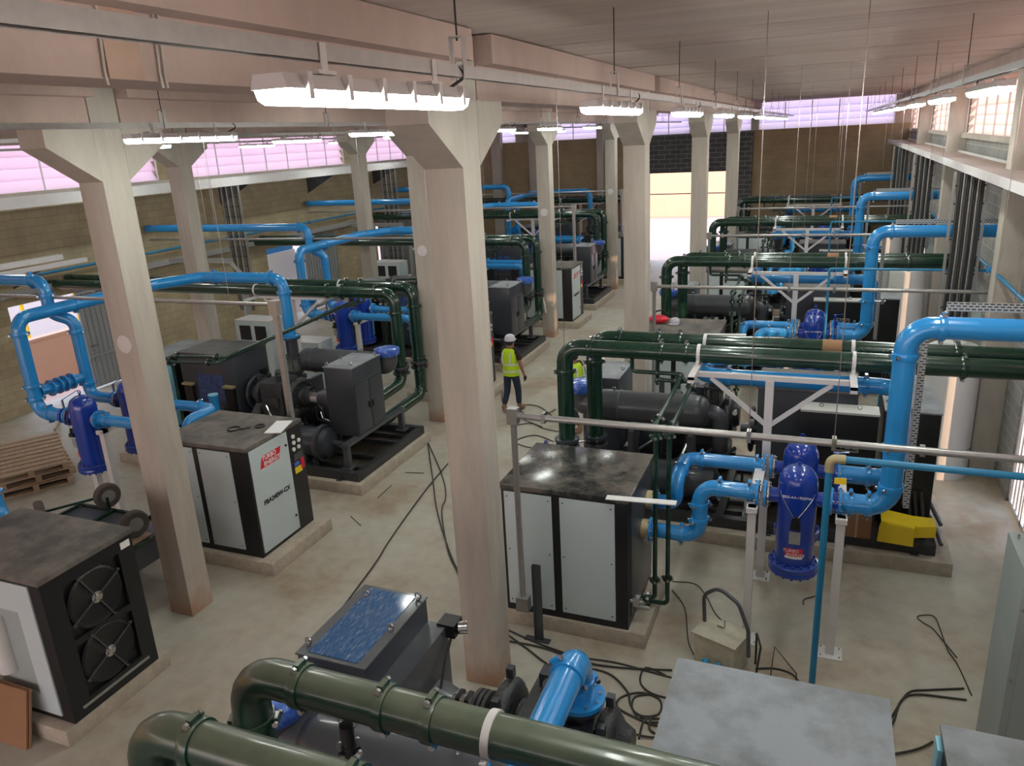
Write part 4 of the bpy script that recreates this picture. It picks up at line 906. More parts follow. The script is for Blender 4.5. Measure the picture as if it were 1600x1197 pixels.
# ------------------------------------------------------------------ compressor machines (local frame: u inward, v across, origin at the aisle end)
def cyl_part(t, name, p, q, r, mat, n=24, r2=None, label=None):
    return MB().cyl(p, q, r, r2, n=n).build(name, mat, t, label=label)
def machine(stack_v, film):
    t = thing('air_compressor', 'x', 'compressor', (0, 0, 0), 'turbo compressor machines')
    # skid
    b = MB()
    for v in (-1.16, 1.16): b.box(.1, 5.55, v-.06, v+.06, .2, .36)
    for u in (.16, 1.3, 2.7, 3.1, 4.6, 5.49): b.box(u-.06, u+.06, -1.16, 1.16, .2, .35)
    b.build('skid_frame', 'cast_iron', t, smooth=False)
    MB().box(.2, 5.45, -1.1, 1.1, .2, .225).build('drip_tray', 'oily_tray', t)
    b = MB()
    for v in (-.8, -.45, .3, .8): b.box(.2, 3.0, v-.03, v+.03, .24, .3)
    b.build('skid_rails', 'cast_iron', t, smooth=False)
    b = MB()
    for v in (-1.24, 1.24):
        for u in (.5, 1.4, 2.4, 3.4, 4.4, 5.3): b.box(u-.05, u+.05, v-.04, v+.04, .2, .215).cyl((u, v, .2), (u, v, .26), .015, n=6)
    b.build('anchor_lugs', 'machine_grey', t, smooth=False)
    # control cabinet on legs at the aisle end
    for v in (1.02, -.92):
        b = MB(); b.box(.38, .48, v-.05, v+.05, .36, .80).box(.32, .54, v-.11, v+.11, .36, .375).box(.33, .53, v-.08, v+.08, .78, .80); b.build('leg', 'machine_grey', t)
    MB().box(.36, .5, -.98, 1.08, .76, .82).box(.5, 1.0, -.2, -.14, .76, .82).box(.5, 1.0, .5, .56, .76, .82).build('support_rail', 'machine_grey', t, smooth=False)
    ct = 2.2 if film else 2.10
    c = MB().box(.38, .98, -.3, .66, .82, ct, bev=.008).build('cabinet', 'dark_grey_paint', t)
    MB().box(.37, .99, -.31, .67, ct, ct+.015).build('cabinet_top', 'dusty_grey_top' if not film else 'machine_grey', t)
    for v0, v1 in ((-.28, .17), (.19, .64)):
        d = MB().box(.366, .381, v0, v1, .86, 1.78, bev=.003).build('door', 'dark_grey_paint', t)
        hv = v1-.05 if v0 < 0 else v0+.05
        ORG[d.name] = Vector((0, 0, 0)); MB().box(.345, .37, hv-.012, hv+.012, 1.25, 1.37).build('handle', 'black_paint', d)
    MB().box(.366, .38, -.28, .64, 1.80, 1.81).build('trim_strip', 'machine_grey', t)
    b = MB().box(.372, .378, .05, .12, 1.7, 1.76); b.build('badge', 'label_silver', t)
    if film: MB().box(.46, .90, -.27, .63, ct+.015, ct+.021).build('protective_film', 'film_blue', t, label='crinkled blue protective film')
    for u, v in ((.42, -.2), (.94, .15), (.94, .6), (.5, .5)):
        b = MB(); b.ring((u, v, ct+.055), Y, .026, .009, n=14, k=6).cyl((u, v, ct+.01), (u, v, ct+.03), .018, n=8); b.build('lifting_eye', 'steel', t)
    if film:
        b = MB(); b.box(.98, 1.16, -.3, .66, .9, 1.98).build('side_box', 'machine_grey', t); b = MB(); b.box(1.08, 1.24, .62, .78, 1.88, 2.0).build('sensor_box', 'black_paint', t); cyl_part(t, 'gauge', (1.24, .70, 1.94), (1.31, .73, 1.94), .055, 'steel')
        MB().tube([(1.18, .7, 1.88), (1.2, .5, 1.75), (1.22, .3, 1.5), (1.22, .2, 1.1)], .012, bend=.1, n=8).build('hose', 'cable', t)
    # inlet filter / air cooler drum with wrapped inlet
    b = MB(); v = -.66; z = 1.80
    b.lathe([(0, -.06), (.12, -.05), (.2, -.01), (.235, .06), (.24, .12), (.24, 1.55), (.235, 1.62), (.2, 1.69), (.12, 1.73), (0, 1.74)], (.72, v, z), X, n=32)
    b.build('intake_drum', 'machine_grey', t)
    for u in (1.1, 2.1): MB().ring((u, v, z), X, .242, .012, n=32, k=6).build('drum_band', 'machine_grey', t)
    MB().tube([(.95, v, z), (.44, v, z), (.44, v, 2.02)], .19, bend=.3, n=26).build('intake_elbow', 'machine_grey', t)
    b = MB(); b.lathe([(0, .11), (.12, .112), (.18, .10), (.238, .085), (.248, .05), (.244, .0), (.22, -.05), (.19, -.06)], (.44, v, 2.05), Z, n=30).build('blue_wrap', 'wrap_blue', t, label='blue plastic film wrapped round the inlet')
    MB().tube([(2.3, v, z), (2.62, v, z), (2.62, v, 1.2), (2.62, v+.4, 1.15)], .12, bend=.22, n=22).build('drum_outlet', 'machine_grey', t)
    for u in (1.3, 2.2): b = MB(); b.box(u-.04, u+.04, v-.2, v+.2, .95, 1.45).build('drum_stand', 'machine_grey', t)
    b = MB(); b.box(1.9, 2.05, v-.25, v-.235, 1.6, 1.7).build('nameplate', 'label_silver', t)
    for u in (1.0, 1.9): MB().ring((u, v, z+.265), Y, .026, .008, n=12, k=6).build('lifting_eye', 'steel', t)
    # cooler barrels below
    for v in (-.72, .78):
        b = MB(); b.lathe([(0, 0), (.27, 0), (.28, .03), (.28, 1.35), (.25, 1.47), (.12, 1.55), (0, 1.56)], (1.1, v, .68), X, n=30).build('cooler_barrel', 'dark_grey_paint', t)
        flange((1.1, v, .68), X, .27, 'machine_grey', t, t=.05, nb=18, R_=.345, bolt='cast_iron'); flange((1.05, v, .68), X, .2, 'dark_grey_paint', t, t=.04, nb=12, R_=.345, bolt='cast_iron')
        b = MB(); b.lathe([(.3, 0), (.26, -.1), (.12, -.16), (0, -.17)], (1.03, v, .68), X, n=26).build('barrel_head', 'dark_grey_paint', t)
        MB().tube([(.98, v, .7), (.62, v, .7), (.62, v-.3 if v < 0 else v+.1, .7)], .055, bend=.1, n=14).build('cooler_line', 'dark_grey_paint', t)
        for u in (1.4, 2.3): MB().box(u-.04, u+.04, v-.2, v+.2, .34, .5).build('barrel_foot', 'machine_grey', t)
    # compressor train
    v = .38; z = 1.4
    cyl_part(t, 'intake_cone', (.98, v, z), (1.32, v, z), .27, 'machine_grey', r2=.15)
    b = MB().cyl((1.32, v, z), (1.52, v, z), .145, n=24).mark('steel'); b.box(1.36, 1.40, v-.06, v+.06, z+.13, z+.16).box(1.44, 1.48, v-.06, v+.06, z+.13, z+.16).build('steel_collar', 'black_paint', t)
    b = MB()
    for u in (1.53, 1.575, 1.62): b.lathe([(.12, -.015), (.2, -.015), (.2, .015), (.12, .015)], (u, v, z), X, n=26)
    b.build('guide_vane_ring', 'cast_iron', t)
    def volute(u, R_, nm_):
        b = MB(); pts = []; rr = []
        for i in range(23):
            a = -.5+i*2*PI*.93/22; f = i/22
            pts.append((u, v+(R_-.02+.03*f)*math.cos(a), z+(R_-.02+.03*f)*math.sin(a))); rr.append(.05+.075*f)
        b.tube(pts, rr, n=14); b.lathe([(0, -.14), (.14, -.14), (.17, -.08), (R_, -.05), (R_, .07), (.2, .1), (.16, .18), (0, .18)], (u, v, z), X, n=28)
        b.tube([pts[-1], (u, v+R_+.1, z-.35), (u, v+R_+.02, .95)], .11, bend=.1, n=16)
        b.build(nm_, 'cast_iron', t)
        b = MB()
        for i in range(12):
            a = 2*PI*i/12; b.cyl((u-.1, v+(R_-.05)*math.cos(a), z+(R_-.05)*math.sin(a)), (u+.09, v+(R_-.05)*math.cos(a), z+(R_-.05)*math.sin(a)), .014, n=6)
        for a in (1.3, 2.2): b.box(u-.03, u+.03, v+(R_+.08)*math.cos(a)-.03, v+(R_+.08)*math.cos(a)+.03, z+(R_+.1)*math.sin(a)-.02, z+(R_+.1)*math.sin(a)+.07)
        b.build('casing_bolts', 'dark_grey_paint', t)
    volute(1.80, .29, 'volute_casing'); volute(2.62, .24, 'volute_casing')
    b = MB().box(1.98, 2.48, v-.3, v+.3, .95, 1.72, bev=.03).box(2.05, 2.4, v-.36, v+.36, 1.25, 1.45, bev=.02); b.build('gearbox', 'cast_iron', t)
    b = MB(); b.cyl((2.2, v, 1.72), (2.2, v, 1.86), .09, n=16).cyl((2.36, v-.15, 1.72), (2.36, v-.15, 1.84), .05, n=12).box(2.04, 2.12, v+.1, v+.22, 1.72, 1.84).build('breather', 'dark_grey_paint', t)
    MB().tube([(2.05, v-.3, 1.3), (2.0, v-.5, 1.3), (1.7, v-.55, 1.1), (1.6, v-.5, .6)], .035, bend=.1, n=10).build('oil_line', 'cast_iron', t)
    MB().tube([(1.4, v+.3, .5), (1.5, v+.5, .9), (2.1, v+.5, 1.1), (2.3, v+.38, 1.3)], .022, bend=.1, n=8).build('oil_line', 'steel', t)
    for i, (u, vv, z0) in enumerate(((1.5, -.1, .3), (1.75, -.3, .3), (2.5, -.25, .3), (2.9, .1, .3), (1.2, .1, .3), (2.2, -.15, .3))):
        MB().tube([(u, vv, z0), (u, vv, z0+.35+.1*(i % 3)), (u+.25, vv+.12*(-1)**i, z0+.5+.1*(i % 3)), (u+.3, vv+.1, z0+.75)], .02+.006*(i % 3), bend=.08, n=8).build('small_pipe', ['cast_iron', 'steel', 'machine_grey'][i % 3], t)
    b = MB(); b.cyl((1.15, 1.0, .25), (1.15, 1.0, .45), .06, n=14).box(1.3, 1.45, .92, 1.08, .25, .42).cyl((2.0, 1.02, .25), (2.0, 1.02, .55), .05, n=14).box(2.4, 2.7, .95, 1.08, .25, .5).build('oil_pump', 'cast_iron', t)
    for i, (u, vv, z0) in enumerate(((1.55, .02, 1.25), (2.3, -.02, 1.6), (1.25, -.25, 1.2), (2.75, .1, 1.55))):
        b = MB().cyl((u, vv, z0), (u, vv-.03, z0), .045, n=16).mark('steel').cyl((u, vv-.031, z0), (u, vv-.034, z0), .037, n=16); b.build('pressure_gauge', 'gauge_white', t)
    # discharge stack
    sv = stack_v; su = 2.42 if stack_v > 0 else 2.52
    b = MB(); zs = 0 if film else .28; b.cyl((su, sv, 1.0), (su, sv, 1.7+zs), .10, n=22).cyl((su, sv, 1.62+zs), (su, sv, 1.86 if film else 2.3), .115, n=24); b.build('discharge_stub', 'dark_grey_paint', t)
    b = MB(); b.lathe([(.11, 1.32+zs)]+[(.105+.04*(i % 2), 1.33+zs+.0145*i) for i in range(20)]+[(.11, 1.62+zs)], (su, sv, 0), Z, n=24); b.build('expansion_bellows', 'label_silver', t)
    for z0 in (1.32+zs, 1.62+zs): flange((su, sv, z0), Z, .10, 'cast_iron', t, t=.03, R_=.19, nb=10)
    b = MB()
    for i in range(6):
        a = 2*PI*i/6; b.cyl((su+.165*math.cos(a), sv+.165*math.sin(a), 1.28+zs), (su+.165*math.cos(a), sv+.165*math.sin(a), 1.66+zs), .01, n=6)
    b.build('tie_rods', 'steel', t)
    flange((su, sv, 1.83 if film else 2.29), Z, .11, 'dark_grey_paint', t, t=.03, R_=.19, nb=10)
    # coupling + motor
    b = MB(); b.ring((3.02, .1, 1.3), X, .33, .035, n=30, k=8)
    for i in range(5): a = 2*PI*i/5; b.bar((3.02, .1, 1.3), (3.02, .1+.32*math.cos(a), 1.3+.32*math.sin(a)), .05, .04)
    b.cyl((2.85, .1, 1.3), (3.12, .1, 1.3), .09, n=18).build('flywheel_guard', 'dark_grey_paint', t)
    MB().box(3.12, 4.48, -.42, .55, .36, 2.15, bev=.01).build('motor_housing', 'dark_grey_paint', t)
    MB().box(3.10, 4.50, -.44, .57, 2.15, 2.18, bev=.004).build('motor_top', 'dusty_grey_top' if film else 'dark_dusty_top', t)
    MB().box(3.45, 4.1, .55, .556, 1.2, 1.75).build('protective_film', 'film_dark', t, label='blue film patch on the motor side')
    for u in (3.18, 4.2):
        b = MB(); b.box(u, u+.2, .55, .62, .5, 1.5).build('side_duct', 'black_paint', t); MB().box(u-.02, u+.24, .55, .64, 1.52, 1.56).build('duct_lip', 'brass', t)
    MB().box(3.5, 4.1, .55, .60, 1.05, 1.10).build('side_ledge', 'machine_grey', t)
    MB().box(3.2, 3.32, .553, .56, .75, .85).build('yellow_label', 'yellow', t)
    b = MB(); b.box(3.08, 3.13, -.30, -.12, 1.2, 1.7).cyl((3.0, -.2, 1.45), (3.12, -.2, 1.45), .12, n=18).build('vent_box', 'black_paint', t)
    # terminal box with brand letters
    w = MB().box(3.74, 4.74, -.78, -.44, .62, 1.97, bev=.006).build('terminal_box', 'black_paint', t)
    MB().box(3.73, 4.75, -.79, -.43, 1.97, 2.0).build('terminal_box_lid', 'tank_white', t)
    for u in (4.0, 4.5): MB().ring((u, -.62, 2.03), Y, .026, .008, n=12, k=6).build('lifting_eye', 'steel', t)
    b = MB(); u0, z0 = 4.18, 1.42
    for a in ((0, .34, 0, .02), (0, .34, .16, .18), (0, .02, 0, .18), (.32, .34, 0, .18)): b.box(u0+a[0], u0+a[1], -.80, -.783, z0+a[2], z0+a[3])
    b.build('logo_frame', 'label_silver', t, smooth=False)
    text('lettering', 'WEG', .15, (u0+.17, -.79, z0+.09), Matrix(((1, 0, 0), (0, 0, -1), (0, 1, 0))), 'label_silver', t, bold=.004)
    # starter cabinet at the wall end
    MB().box(4.82, 5.5, -.70, .58, .36, 2.03, bev=.008).build('starter_cabinet', 'black_paint', t)
    MB().box(4.81, 5.51, -.71, .59, 2.03, 2.05).build('starter_cabinet_top', 'dusty_grey_top', t)
    MB().box(4.79, 4.82, .44, .58, .6, 1.96).build('film_strip', 'light_film', t, label='pale blue film strip on the cabinet edge')
    for i in range(3): MB().tube([(5.2+.08*i, -.72, .9), (5.25+.08*i, -.86, .5), (5.3+.06*i, -1.0, .32), (5.1, -1.05, .27)], .022, bend=.12, n=8).build('cable', 'cable', t)
    return t
ma = machine(.3, True); mc = machine(.3, False); mb_ = machine(-.48, False)
# machines along the right row (nearest and farther ones), turned round for the left row
mlab = ['black and grey turbo compressor with blue film on its cabinet, filling the bottom foreground', 'turbo compressor with white-lidded terminal box behind the nearest filter vessels', 'turbo compressor of the right row behind the red bag', 'turbo compressor of the right row, fourth from the camera', 'farthest turbo compressor of the right row']
for k in range(5):
    r = ma if k == 0 else (mc if k == 1 else dup(mc))
    r.location = (-3.9, 4.2+7.5*k, 0); r['label'] = mlab[k]
mlab = ['turbo compressor with grey two-door cabinet next to the dryer with model lettering', 'turbo compressor with grey cabinet seen just right of the foreground column', 'turbo compressor with grey cabinet between the jacket column and the next', 'farthest turbo compressor of the left row']
for k in range(4):
    r = mb_ if k == 0 else dup(mb_)
    r.location = (-7.26, 11.6+[0, 7.5, 15, 21.35][k], 0); r.rotation_euler = (0, 0, PI); r['label'] = mlab[k]
# discharge pipe of the foreground machine
t = pipe('air_pipe', 'light blue pipe rising from a bolted flange in the bottom centre foreground', 'pipe', [(-1.48, 4.5, 1.86), (-1.48, 4.5, 2.24), (-1.46, 2.5, 2.2), (-.4, 2.45, 2.15)], .112, 'blue_paint', 'light blue air pipes', bend=.22, coups=[((-1.478, 4.26, 2.237), Y, .9), ((-1.48, 4.5, 2.0), Z)], loc=(-1.48, 4.5, 1.86))
flange((-1.48, 4.5, 1.87), Z, .112, 'blue_paint', t, t=.035, R_=.2, nb=10)
t = pipe('drain_pipe', 'black small-bore pipe dropping from the foreground dusty green pipe', 'pipe', [(-2.35, 2.9, 2.72), (-2.35, 2.9, 2.36), (-1.2, 2.9, 2.3)], .04, 'black_paint', 'thin green pipes, right row', bend=.1, coups=[((-2.35, 2.9, 2.55), Z), ((-2.12, 2.9, 2.35), X)], loc=(-2.35, 2.9, 2.7))
for i, (a, b_) in enumerate((((-2.05, 2.75, 2.2), (-1.75, 3.5, 2.1)), ((-1.75, 3.55, 2.3), (-1.65, 3.0, 1.6)))):
    tag(MB().tube([a, b_], .015, n=10).build('air_hose', 'blue_paint'), ['thin blue hose slanting under the foreground green pipe', 'thin blue hose dropping under the foreground green pipe'][i], 'hose', 'thin blue hoses')

# ------------------------------------------------------------------ wall-side things
def tank(x, y, lab, r=.42, h=2.25):
    t = thing('storage_tank', lab, 'tank', (x, y, 0), 'white tanks by the right wall')
    MB().lathe([(0, .0), (r, .0), (r, h-.12), (r*.98, h-.05), (r*.8, h), (0, h+.01)], (x, y, 0), Z, n=40).build('shell', 'tank_white', t)
    b = MB(); b.lathe([(0, h), (.16, h), (.16, h+.05), (.14, h+.06), (0, h+.06)], (x, y, 0), Z, n=24); b.build('lid', 'tank_white', t)
    MB().lathe([(r+.002, .5), (r+.008, .5), (r+.008, .53), (r+.002, .53)], (x, y, 0), Z, n=40).build('band', 'grey_cabinet', t)
    b = MB(); b.box(x-.03, x+.03, y-.12, y+.12, h+.02, h+.12); b.build('lid_handle', 'galvanised', t)
tank(2.08, 13.95, 'large white vertical tank beside the right wall pilaster, nearest'); tank(1.98, 21.55, 'white vertical tank by the right wall, second'); tank(1.98, 29.05, 'white vertical tank by the right wall, farthest')
tank(1.35, 22.2, 'white vertical tank left of the second tank', .36, 2.35)
# big overhead cable tray, right wall
t = thing('cable_tray', 'wide dusty overhead cable tray running along the right wall', 'tray', (2.4, 20, 5.0), 'wide wall trays')
b = MB(); b.box(2.05, 2.75, 9.5, 35.5, 5.0, 5.01); b.build('tray_bed', 'tray_dust', t)
b = MB(); b.box(2.04, 2.05, 9.5, 35.5, 4.93, 5.06).box(2.75, 2.76, 9.5, 35.5, 4.93, 5.06); b.build('side_rail', 'white_steel', t, smooth=False)
b = MB()
for i in range(9): b.box(2.1, 2.16, 9.6+3*i, 14.5+3*i if i < 7 else 35, 5.01+.004*(i % 3), 5.03+.004*(i % 3))
b.build('cable_bundle', 'tray_dust', t, smooth=False)
for k in range(6):
    y = 10.6+4.5*k; b = MB(); b.prism([(2.08, 4.92), (2.89, 4.92), (2.89, 4.5)], 'y', y-.02, y+.02).build('bracket', 'galvanised', t, smooth=False)
# vertical cable ladders, right wall
llab = ['vertical cable ladder full of cables on the right wall, nearest', 'vertical cable ladder on the right wall, second', 'vertical cable ladder on the right wall, farthest']
def ladder(x0, x1, y, z0, z1, lab, grp, ncab=8):
    t = thing('cable_ladder', lab, 'ladder', ((x0+x1)/2, y, z0), grp)
    for x in (x0, x1): MB().box(x-.02, x+.02, y-.03, y+.03, z0, z1).build('stile', 'galvanised', t)
    n = int((z1-z0)/.3)
    for i in range(n): MB().box(x0, x1, y-.01, y+.01, z0+.1+i*.3-.012, z0+.1+i*.3+.012).build('rung', 'cable', t)
    for i in range(ncab):
        x = x0+.07+(x1-x0-.14)*i/(ncab-1); yy = y-.03
        MB().tube([(x, yy, z0-.1), (x+.01, yy+.01*math.sin(i*3), (z0+z1)/2), (x, yy, z1-.02)], .02, n=8).build('cable', ['machine_grey', 'cable', 'galvanised'][i % 3], t)
for k, y in enumerate((15.2, 22.7, 30.2)): ladder(1.95, 2.45, y, 2.2, 4.93, llab[k], 'right wall cable ladders', ncab=11)
# duct-like diagonal tray below the ladder
for k, y in enumerate((15.0, 22.5)):
    o = MB().prism([(y, 2.2), (y, 2.45), (y+1.3, 3.15), (y+1.3, 2.9)], 'x', 2.45, 2.6).build('duct_offset', 'grey_cabinet'); tag(o, 'slanting grey duct piece on the right wall beside the %s ladder' % ['nearest', 'second'][k], 'duct', 'slanting wall ducts')
# teal wall pipe right
t = pipe('service_pipe', 'pale blue service pipe along the right wall', 'pipe', [(2.55, 9.0, 3.4), (2.55, 35.5, 3.4)], .03, 'teal_pipe', 'thin blue service pipes', loc=(2.55, 20, 3.4))
for k in range(3): t2 = coupling((2.55, 14.5+7.5*k, 3.4), Y, .045, 'blue_paint', t)
# left wall trays and pipe
t = thing('cable_tray', 'long pale overhead cable tray along the left louvre wall', 'tray', (-16.8, 18, 4.95), 'wide wall trays')
b = MB(); b.box(-17.3, -16.75, 6, 33, 4.98, 4.99).build('tray_bed', 'galvanised', t); b = MB(); b.box(-16.75, -16.74, 6, 33, 4.92, 5.16).box(-17.31, -17.3, 6, 33, 4.92, 5.16).build('side_rail', 'white_steel', t, smooth=False)
for i, y in enumerate((10.8, 15.2, 19.8, 24.4, 29.0)): MB().prism([(-16.8, 4.91), (-17.99, 4.91), (-17.99, 4.3)], 'y', y-.025, y+.025).build('bracket', 'machine_grey', t, smooth=False)
for k, (y) in enumerate((18.95, 28.3)):
    ladder(-17.15, -16.5, y, 1.2, 4.92, ['vertical cable ladder near the left wall above the white ventilated cabinet', 'farther vertical cable ladder near the left wall'][k], 'left wall cable ladders', ncab=8)
t = pipe('service_pipe', 'long teal service pipe running high along the left wall', 'pipe', [(-17.86, 7, 3.27), (-17.86, 35.5, 3.27)], .035, 'teal_pipe', 'thin blue service pipes', loc=(-17.86, 20, 3.27))
for k in range(6): coupling((-17.86, 12+4*k, 3.27), Y, .045, 'teal_pipe', t)
t = thing('cable_tray', 'perforated cable tray on the left wall just below the teal pipe', 'tray', (-17.8, 18, 2.9), 'perforated drop trays')
MB().box(-17.72, -17.7, 7, 35, 2.86, 3.02).box(-17.99, -17.7, 7, 35, 2.86, 2.865).build('channel', 'perforated', t, smooth=False)
for k, (x0, yy) in enumerate(((-16.9, 16.3), (-16.3, 24.5))):
    t = thing('cable_tray', ['perforated tray bending down beside the nearest column near the left wall', 'grey tray elbow beside the second column near the left wall'][k], 'tray', (x0, yy, 0), 'perforated drop trays')
    b = MB(); b.box(x0, x0+2.1, yy-.08, yy+.08, 3.05, 3.06).box(x0, x0+2.1, yy-.083, yy-.08, 3.05, 3.16).box(x0, x0+2.1, yy+.08, yy+.083, 3.05, 3.16)
    b.bar((x0+2.08, yy, 3.06), (x0+2.42, yy, 2.72), .16, .012); b.box(x0+2.4, x0+2.41, yy-.08, yy+.08, .0, 2.74).box(x0+2.34, x0+2.41, yy-.083, yy-.08, .0, 2.74).box(x0+2.34, x0+2.41, yy+.08, yy+.083, .0, 2.74)
    b.build('channel', 'perforated', t, smooth=False)
# loose white trunking on bracket at far left
t = thing('trunking_bracket', 'two pale trunking lengths on a bracket high on the left wall', 'trunking', (-17.2, 12.2, 3.55))
MB().box(-17.3, -17.1, 10.5, 13.2, 3.62, 3.74).build('trunking', 'white_steel', t); MB().box(-16.95, -16.8, 10.2, 13.6, 3.50, 3.60).build('trunking', 'white_steel', t)
MB().bar((-17.95, 12.4, 3.05), (-16.9, 12.4, 3.52), .05).build('arm', 'machine_grey', t)
# white ventilated cabinet, white boxes
def vent_cab(x, y, z1, w, lab, ports=True):
    t = thing('electrical_cabinet', lab, 'cabinet', (x, y, 0), 'white electrical cabinets')
    MB().box(x-w/2, x+w/2, y-.3, y+.3, .05, z1, bev=.008).build('body', 'white_panel', t)
    MB().box(x-w/2+.02, x+w/2-.02, y-.28, y+.28, 0, .05).build('plinth', 'black_paint', t)
    if ports:
        for s_ in (-1, 1): MB().box(x+s_*w*.22-w*.16, x+s_*w*.22+w*.16, y-.31, y-.295, z1-.5, z1-.12).build('vent_port', 'black_paint', t)
    MB().box(x-w/2-.005, x+w/2+.005, y-.305, y+.305, z1, z1+.02).build('top', 'white_steel', t)
    MB().box(x-.02, x+.02, y-.31, y-.3, .8, .9).build('handle', 'black_paint', t)
vent_cab(-13.55, 15.6, 1.72, 1.1, 'white cabinet with two dark openings in front of the nearest left cable ladder')
vent_cab(-11.95, 15.5, 1.25, .9, 'plain white cabinet behind the nearest left-row compressor', False)
vent_cab(-14.9, 24.6, 1.75, 1.1, 'white ventilated cabinet farther along the left side')
# tall grey cabinet right foreground
t = thing('steel_cabinet', 'tall grey-green steel cabinet at the right edge of the foreground', 'cabinet', (2.15, 7.0, 0))
MB().box(1.70, 2.5, 6.60, 7.32, .06, 2.25, bev=.006).build('body', 'grey_cabinet', t); MB().box(1.72, 2.48, 6.62, 7.3, 0, .06).build('plinth', 'machine_grey', t)
b = MB().box(1.76, 2.46, 6.585, 6.60, .15, 2.18, bev=.003); b.build('door', 'grey_cabinet', t)
for x, z in ((1.74, 1.2), (1.74, 1.9), (1.74, .6)): MB().cyl((x-.01, 6.585, z), (x-.01, 6.60, z), .012, n=8).build('screw', 'steel', t)
b = MB(); b.cyl((1.85, 6.9, 2.25), (1.85, 6.9, 2.30), .015, n=8).cyl((1.76, 7.2, 2.25), (1.76, 7.2, 2.29), .012, n=8); b.build('top_bolt', 'steel', t)
vent_cab(-12.75, 7.0, 1.25, .9, 'pale cabinet at the left picture edge in front of the pallets', False)

# ------------------------------------------------------------------ loose things
# pallets
def pallet(x, y, z, rz, lab):
    t = thing('wooden_pallet', lab, 'pallet', (0, 0, 0), 'stacked wooden pallets')
    for i in range(9): MB().box(-1.05+.245*i-.0, -1.05+.245*i+.15, -.62, .62, .122, .142).build('deck_board', 'wood', t)
    for v in (-.57, 0, .57): MB().box(-1.05, 1.06, v-.05, v+.05, .02, .12).build('stringer', 'wood', t)
    for i in range(4): MB().box(-1.05+.65*i, -1.05+.65*i+.12, -.62, .62, 0, .02).build('base_board', 'wood', t)
    t.location = (x, y, z); t.rotation_euler = (0, 0, rz); return t
pallet(-14.3, 9.3, 0, 1.0+PI/2, 'bottom wooden pallet of the stack by the left doorway'); pallet(-14.33, 9.36, .145, 1.04+PI/2, 'middle wooden pallet of the stack by the left doorway'); pallet(-14.3, 9.3, .29, .98+PI/2, 'top wooden pallet of the stack by the left doorway')
tag(MB().bar((-17.0, 11.2, .02), (-13.9, 9.0, 1.0), .05, .08).build('timber_length', 'wood'), 'thin timber length leaning over the pallets', 'timber') if False else None
tag(MB().bar((-16.6, 11.75, .02), (-15.2, 10.6, .35), .04, .05).build('timber_length', 'wood'), 'thin timber length lying across the far edge of the pallets', 'timber')
tag(MB().box(-11.9, -11.55, 11.0, 11.3, .2, .5).build('carton', 'cardboard'), 'small carton behind the white posts of the nearest filter vessels', 'carton') if False else None
# cart with wheels up
t = thing('wheeled_cart', 'green-framed steel cart with rubber wheels standing behind the fan dryer', 'cart', (-9.2, 6.9, 0))
fr = [((-10.3, 6.3, .86), (-8.35, 6.3, .86)), ((-10.3, 7.3, .86), (-8.35, 7.3, .86)), ((-10.3, 6.3, .86), (-10.3, 7.3, .86)), ((-8.35, 6.3, .86), (-8.35, 7.3, .86)), ((-8.9, 6.3, .86), (-8.9, 7.3, .86)), ((-9.6, 6.3, .86), (-9.6, 7.3, .86))]
for a, b_ in fr: MB().bar(a, b_, .04).build('frame_bar', 'green_paint', t)
MB().box(-10.28, -8.37, 6.32, 7.28, .5, .84).build('tub', 'machine_grey', t)
for x, y in ((-8.38, 6.34), (-8.38, 7.26), (-10.26, 6.34), (-10.26, 7.26)): MB().box(x-.025, x+.025, y-.025, y+.025, .1, .86).build('leg', 'machine_grey', t); 
for x, y in ((-8.38, 6.34), (-8.38, 7.26)): MB().cyl((x-.02, y, .06), (x+.02, y, .06), .06, n=16).build('caster', 'rubber', t)
for x, y in ((-10.26, 6.34), (-10.26, 7.26)): MB().cyl((x-.02, y, .06), (x+.02, y, .06), .06, n=16).build('caster', 'rubber', t)
def wheel(t, c_, ax):
    w = MB().lathe([(.09, -.05), (.17, -.06), (.19, -.035), (.195, 0), (.19, .035), (.17, .06), (.09, .05)], c_, ax, n=28).build('wheel', 'rubber', t)
    MB().cyl(Vector(c_)-Vector(ax)*.055, Vector(c_)+Vector(ax)*.055, .1, n=20).build('hub', 'galvanised', w)
for c_, ax in (((-8.55, 6.75, 1.08), (.95, -.3, 0)), ((-9.75, 7.35, 1.06), (.95, -.3, 0)), ((-10.35, 6.7, 1.0), (.5, .85, 0))): wheel(t, c_, Vector(ax).normalized())
MB().bar((-9.75, 7.35, 1.06), (-10.35, 6.75, 1.0), .03).build('axle', 'green_paint', t); MB().bar((-8.6, 6.8, 1.08), (-8.6, 6.8, .86), .03).build('axle_post', 'green_paint', t); MB().bar((-9.7, 7.3, 1.06), (-9.7, 7.3, .86), .03).build('axle_post', 'green_paint', t)
MB().box(-8.85, -8.45, 6.4, 6.9, .845, .87).build('cart_board', 'wood', t)
# cardboard leaning on the fan dryer
t = thing('cardboard_sheet', 'folded brown cardboard leaning against the fan dryer', 'cardboard', (-7.75, 4.15, 0))
for dx, dy_ in ((0, 0), (.02, .03)):
    b = MB(); b.prism([(4.02+dy_, .0), (4.04+dy_, .0), (4.20+dy_, .62), (4.18+dy_, .62)], 'x', -8.05+dx, -7.42+dx); b.build('sheet', 'cardboard', t, smooth=False)
# white strip lying on dryer corner
tag(MB().bar((-2.1, 7.60, 1.945), (-1.32, 7.62, 1.97), .10, .012).build('white_strip', 'white_paint'), 'white trunking lid lying across the black-topped dryer corner', 'strip')
tag(MB().bar((-2.1, 15.10, 1.945), (-1.32, 15.12, 1.97), .12, .012).build('white_strip', 'white_paint'), 'white trunking lid on the corner of the second right-row dryer', 'strip')
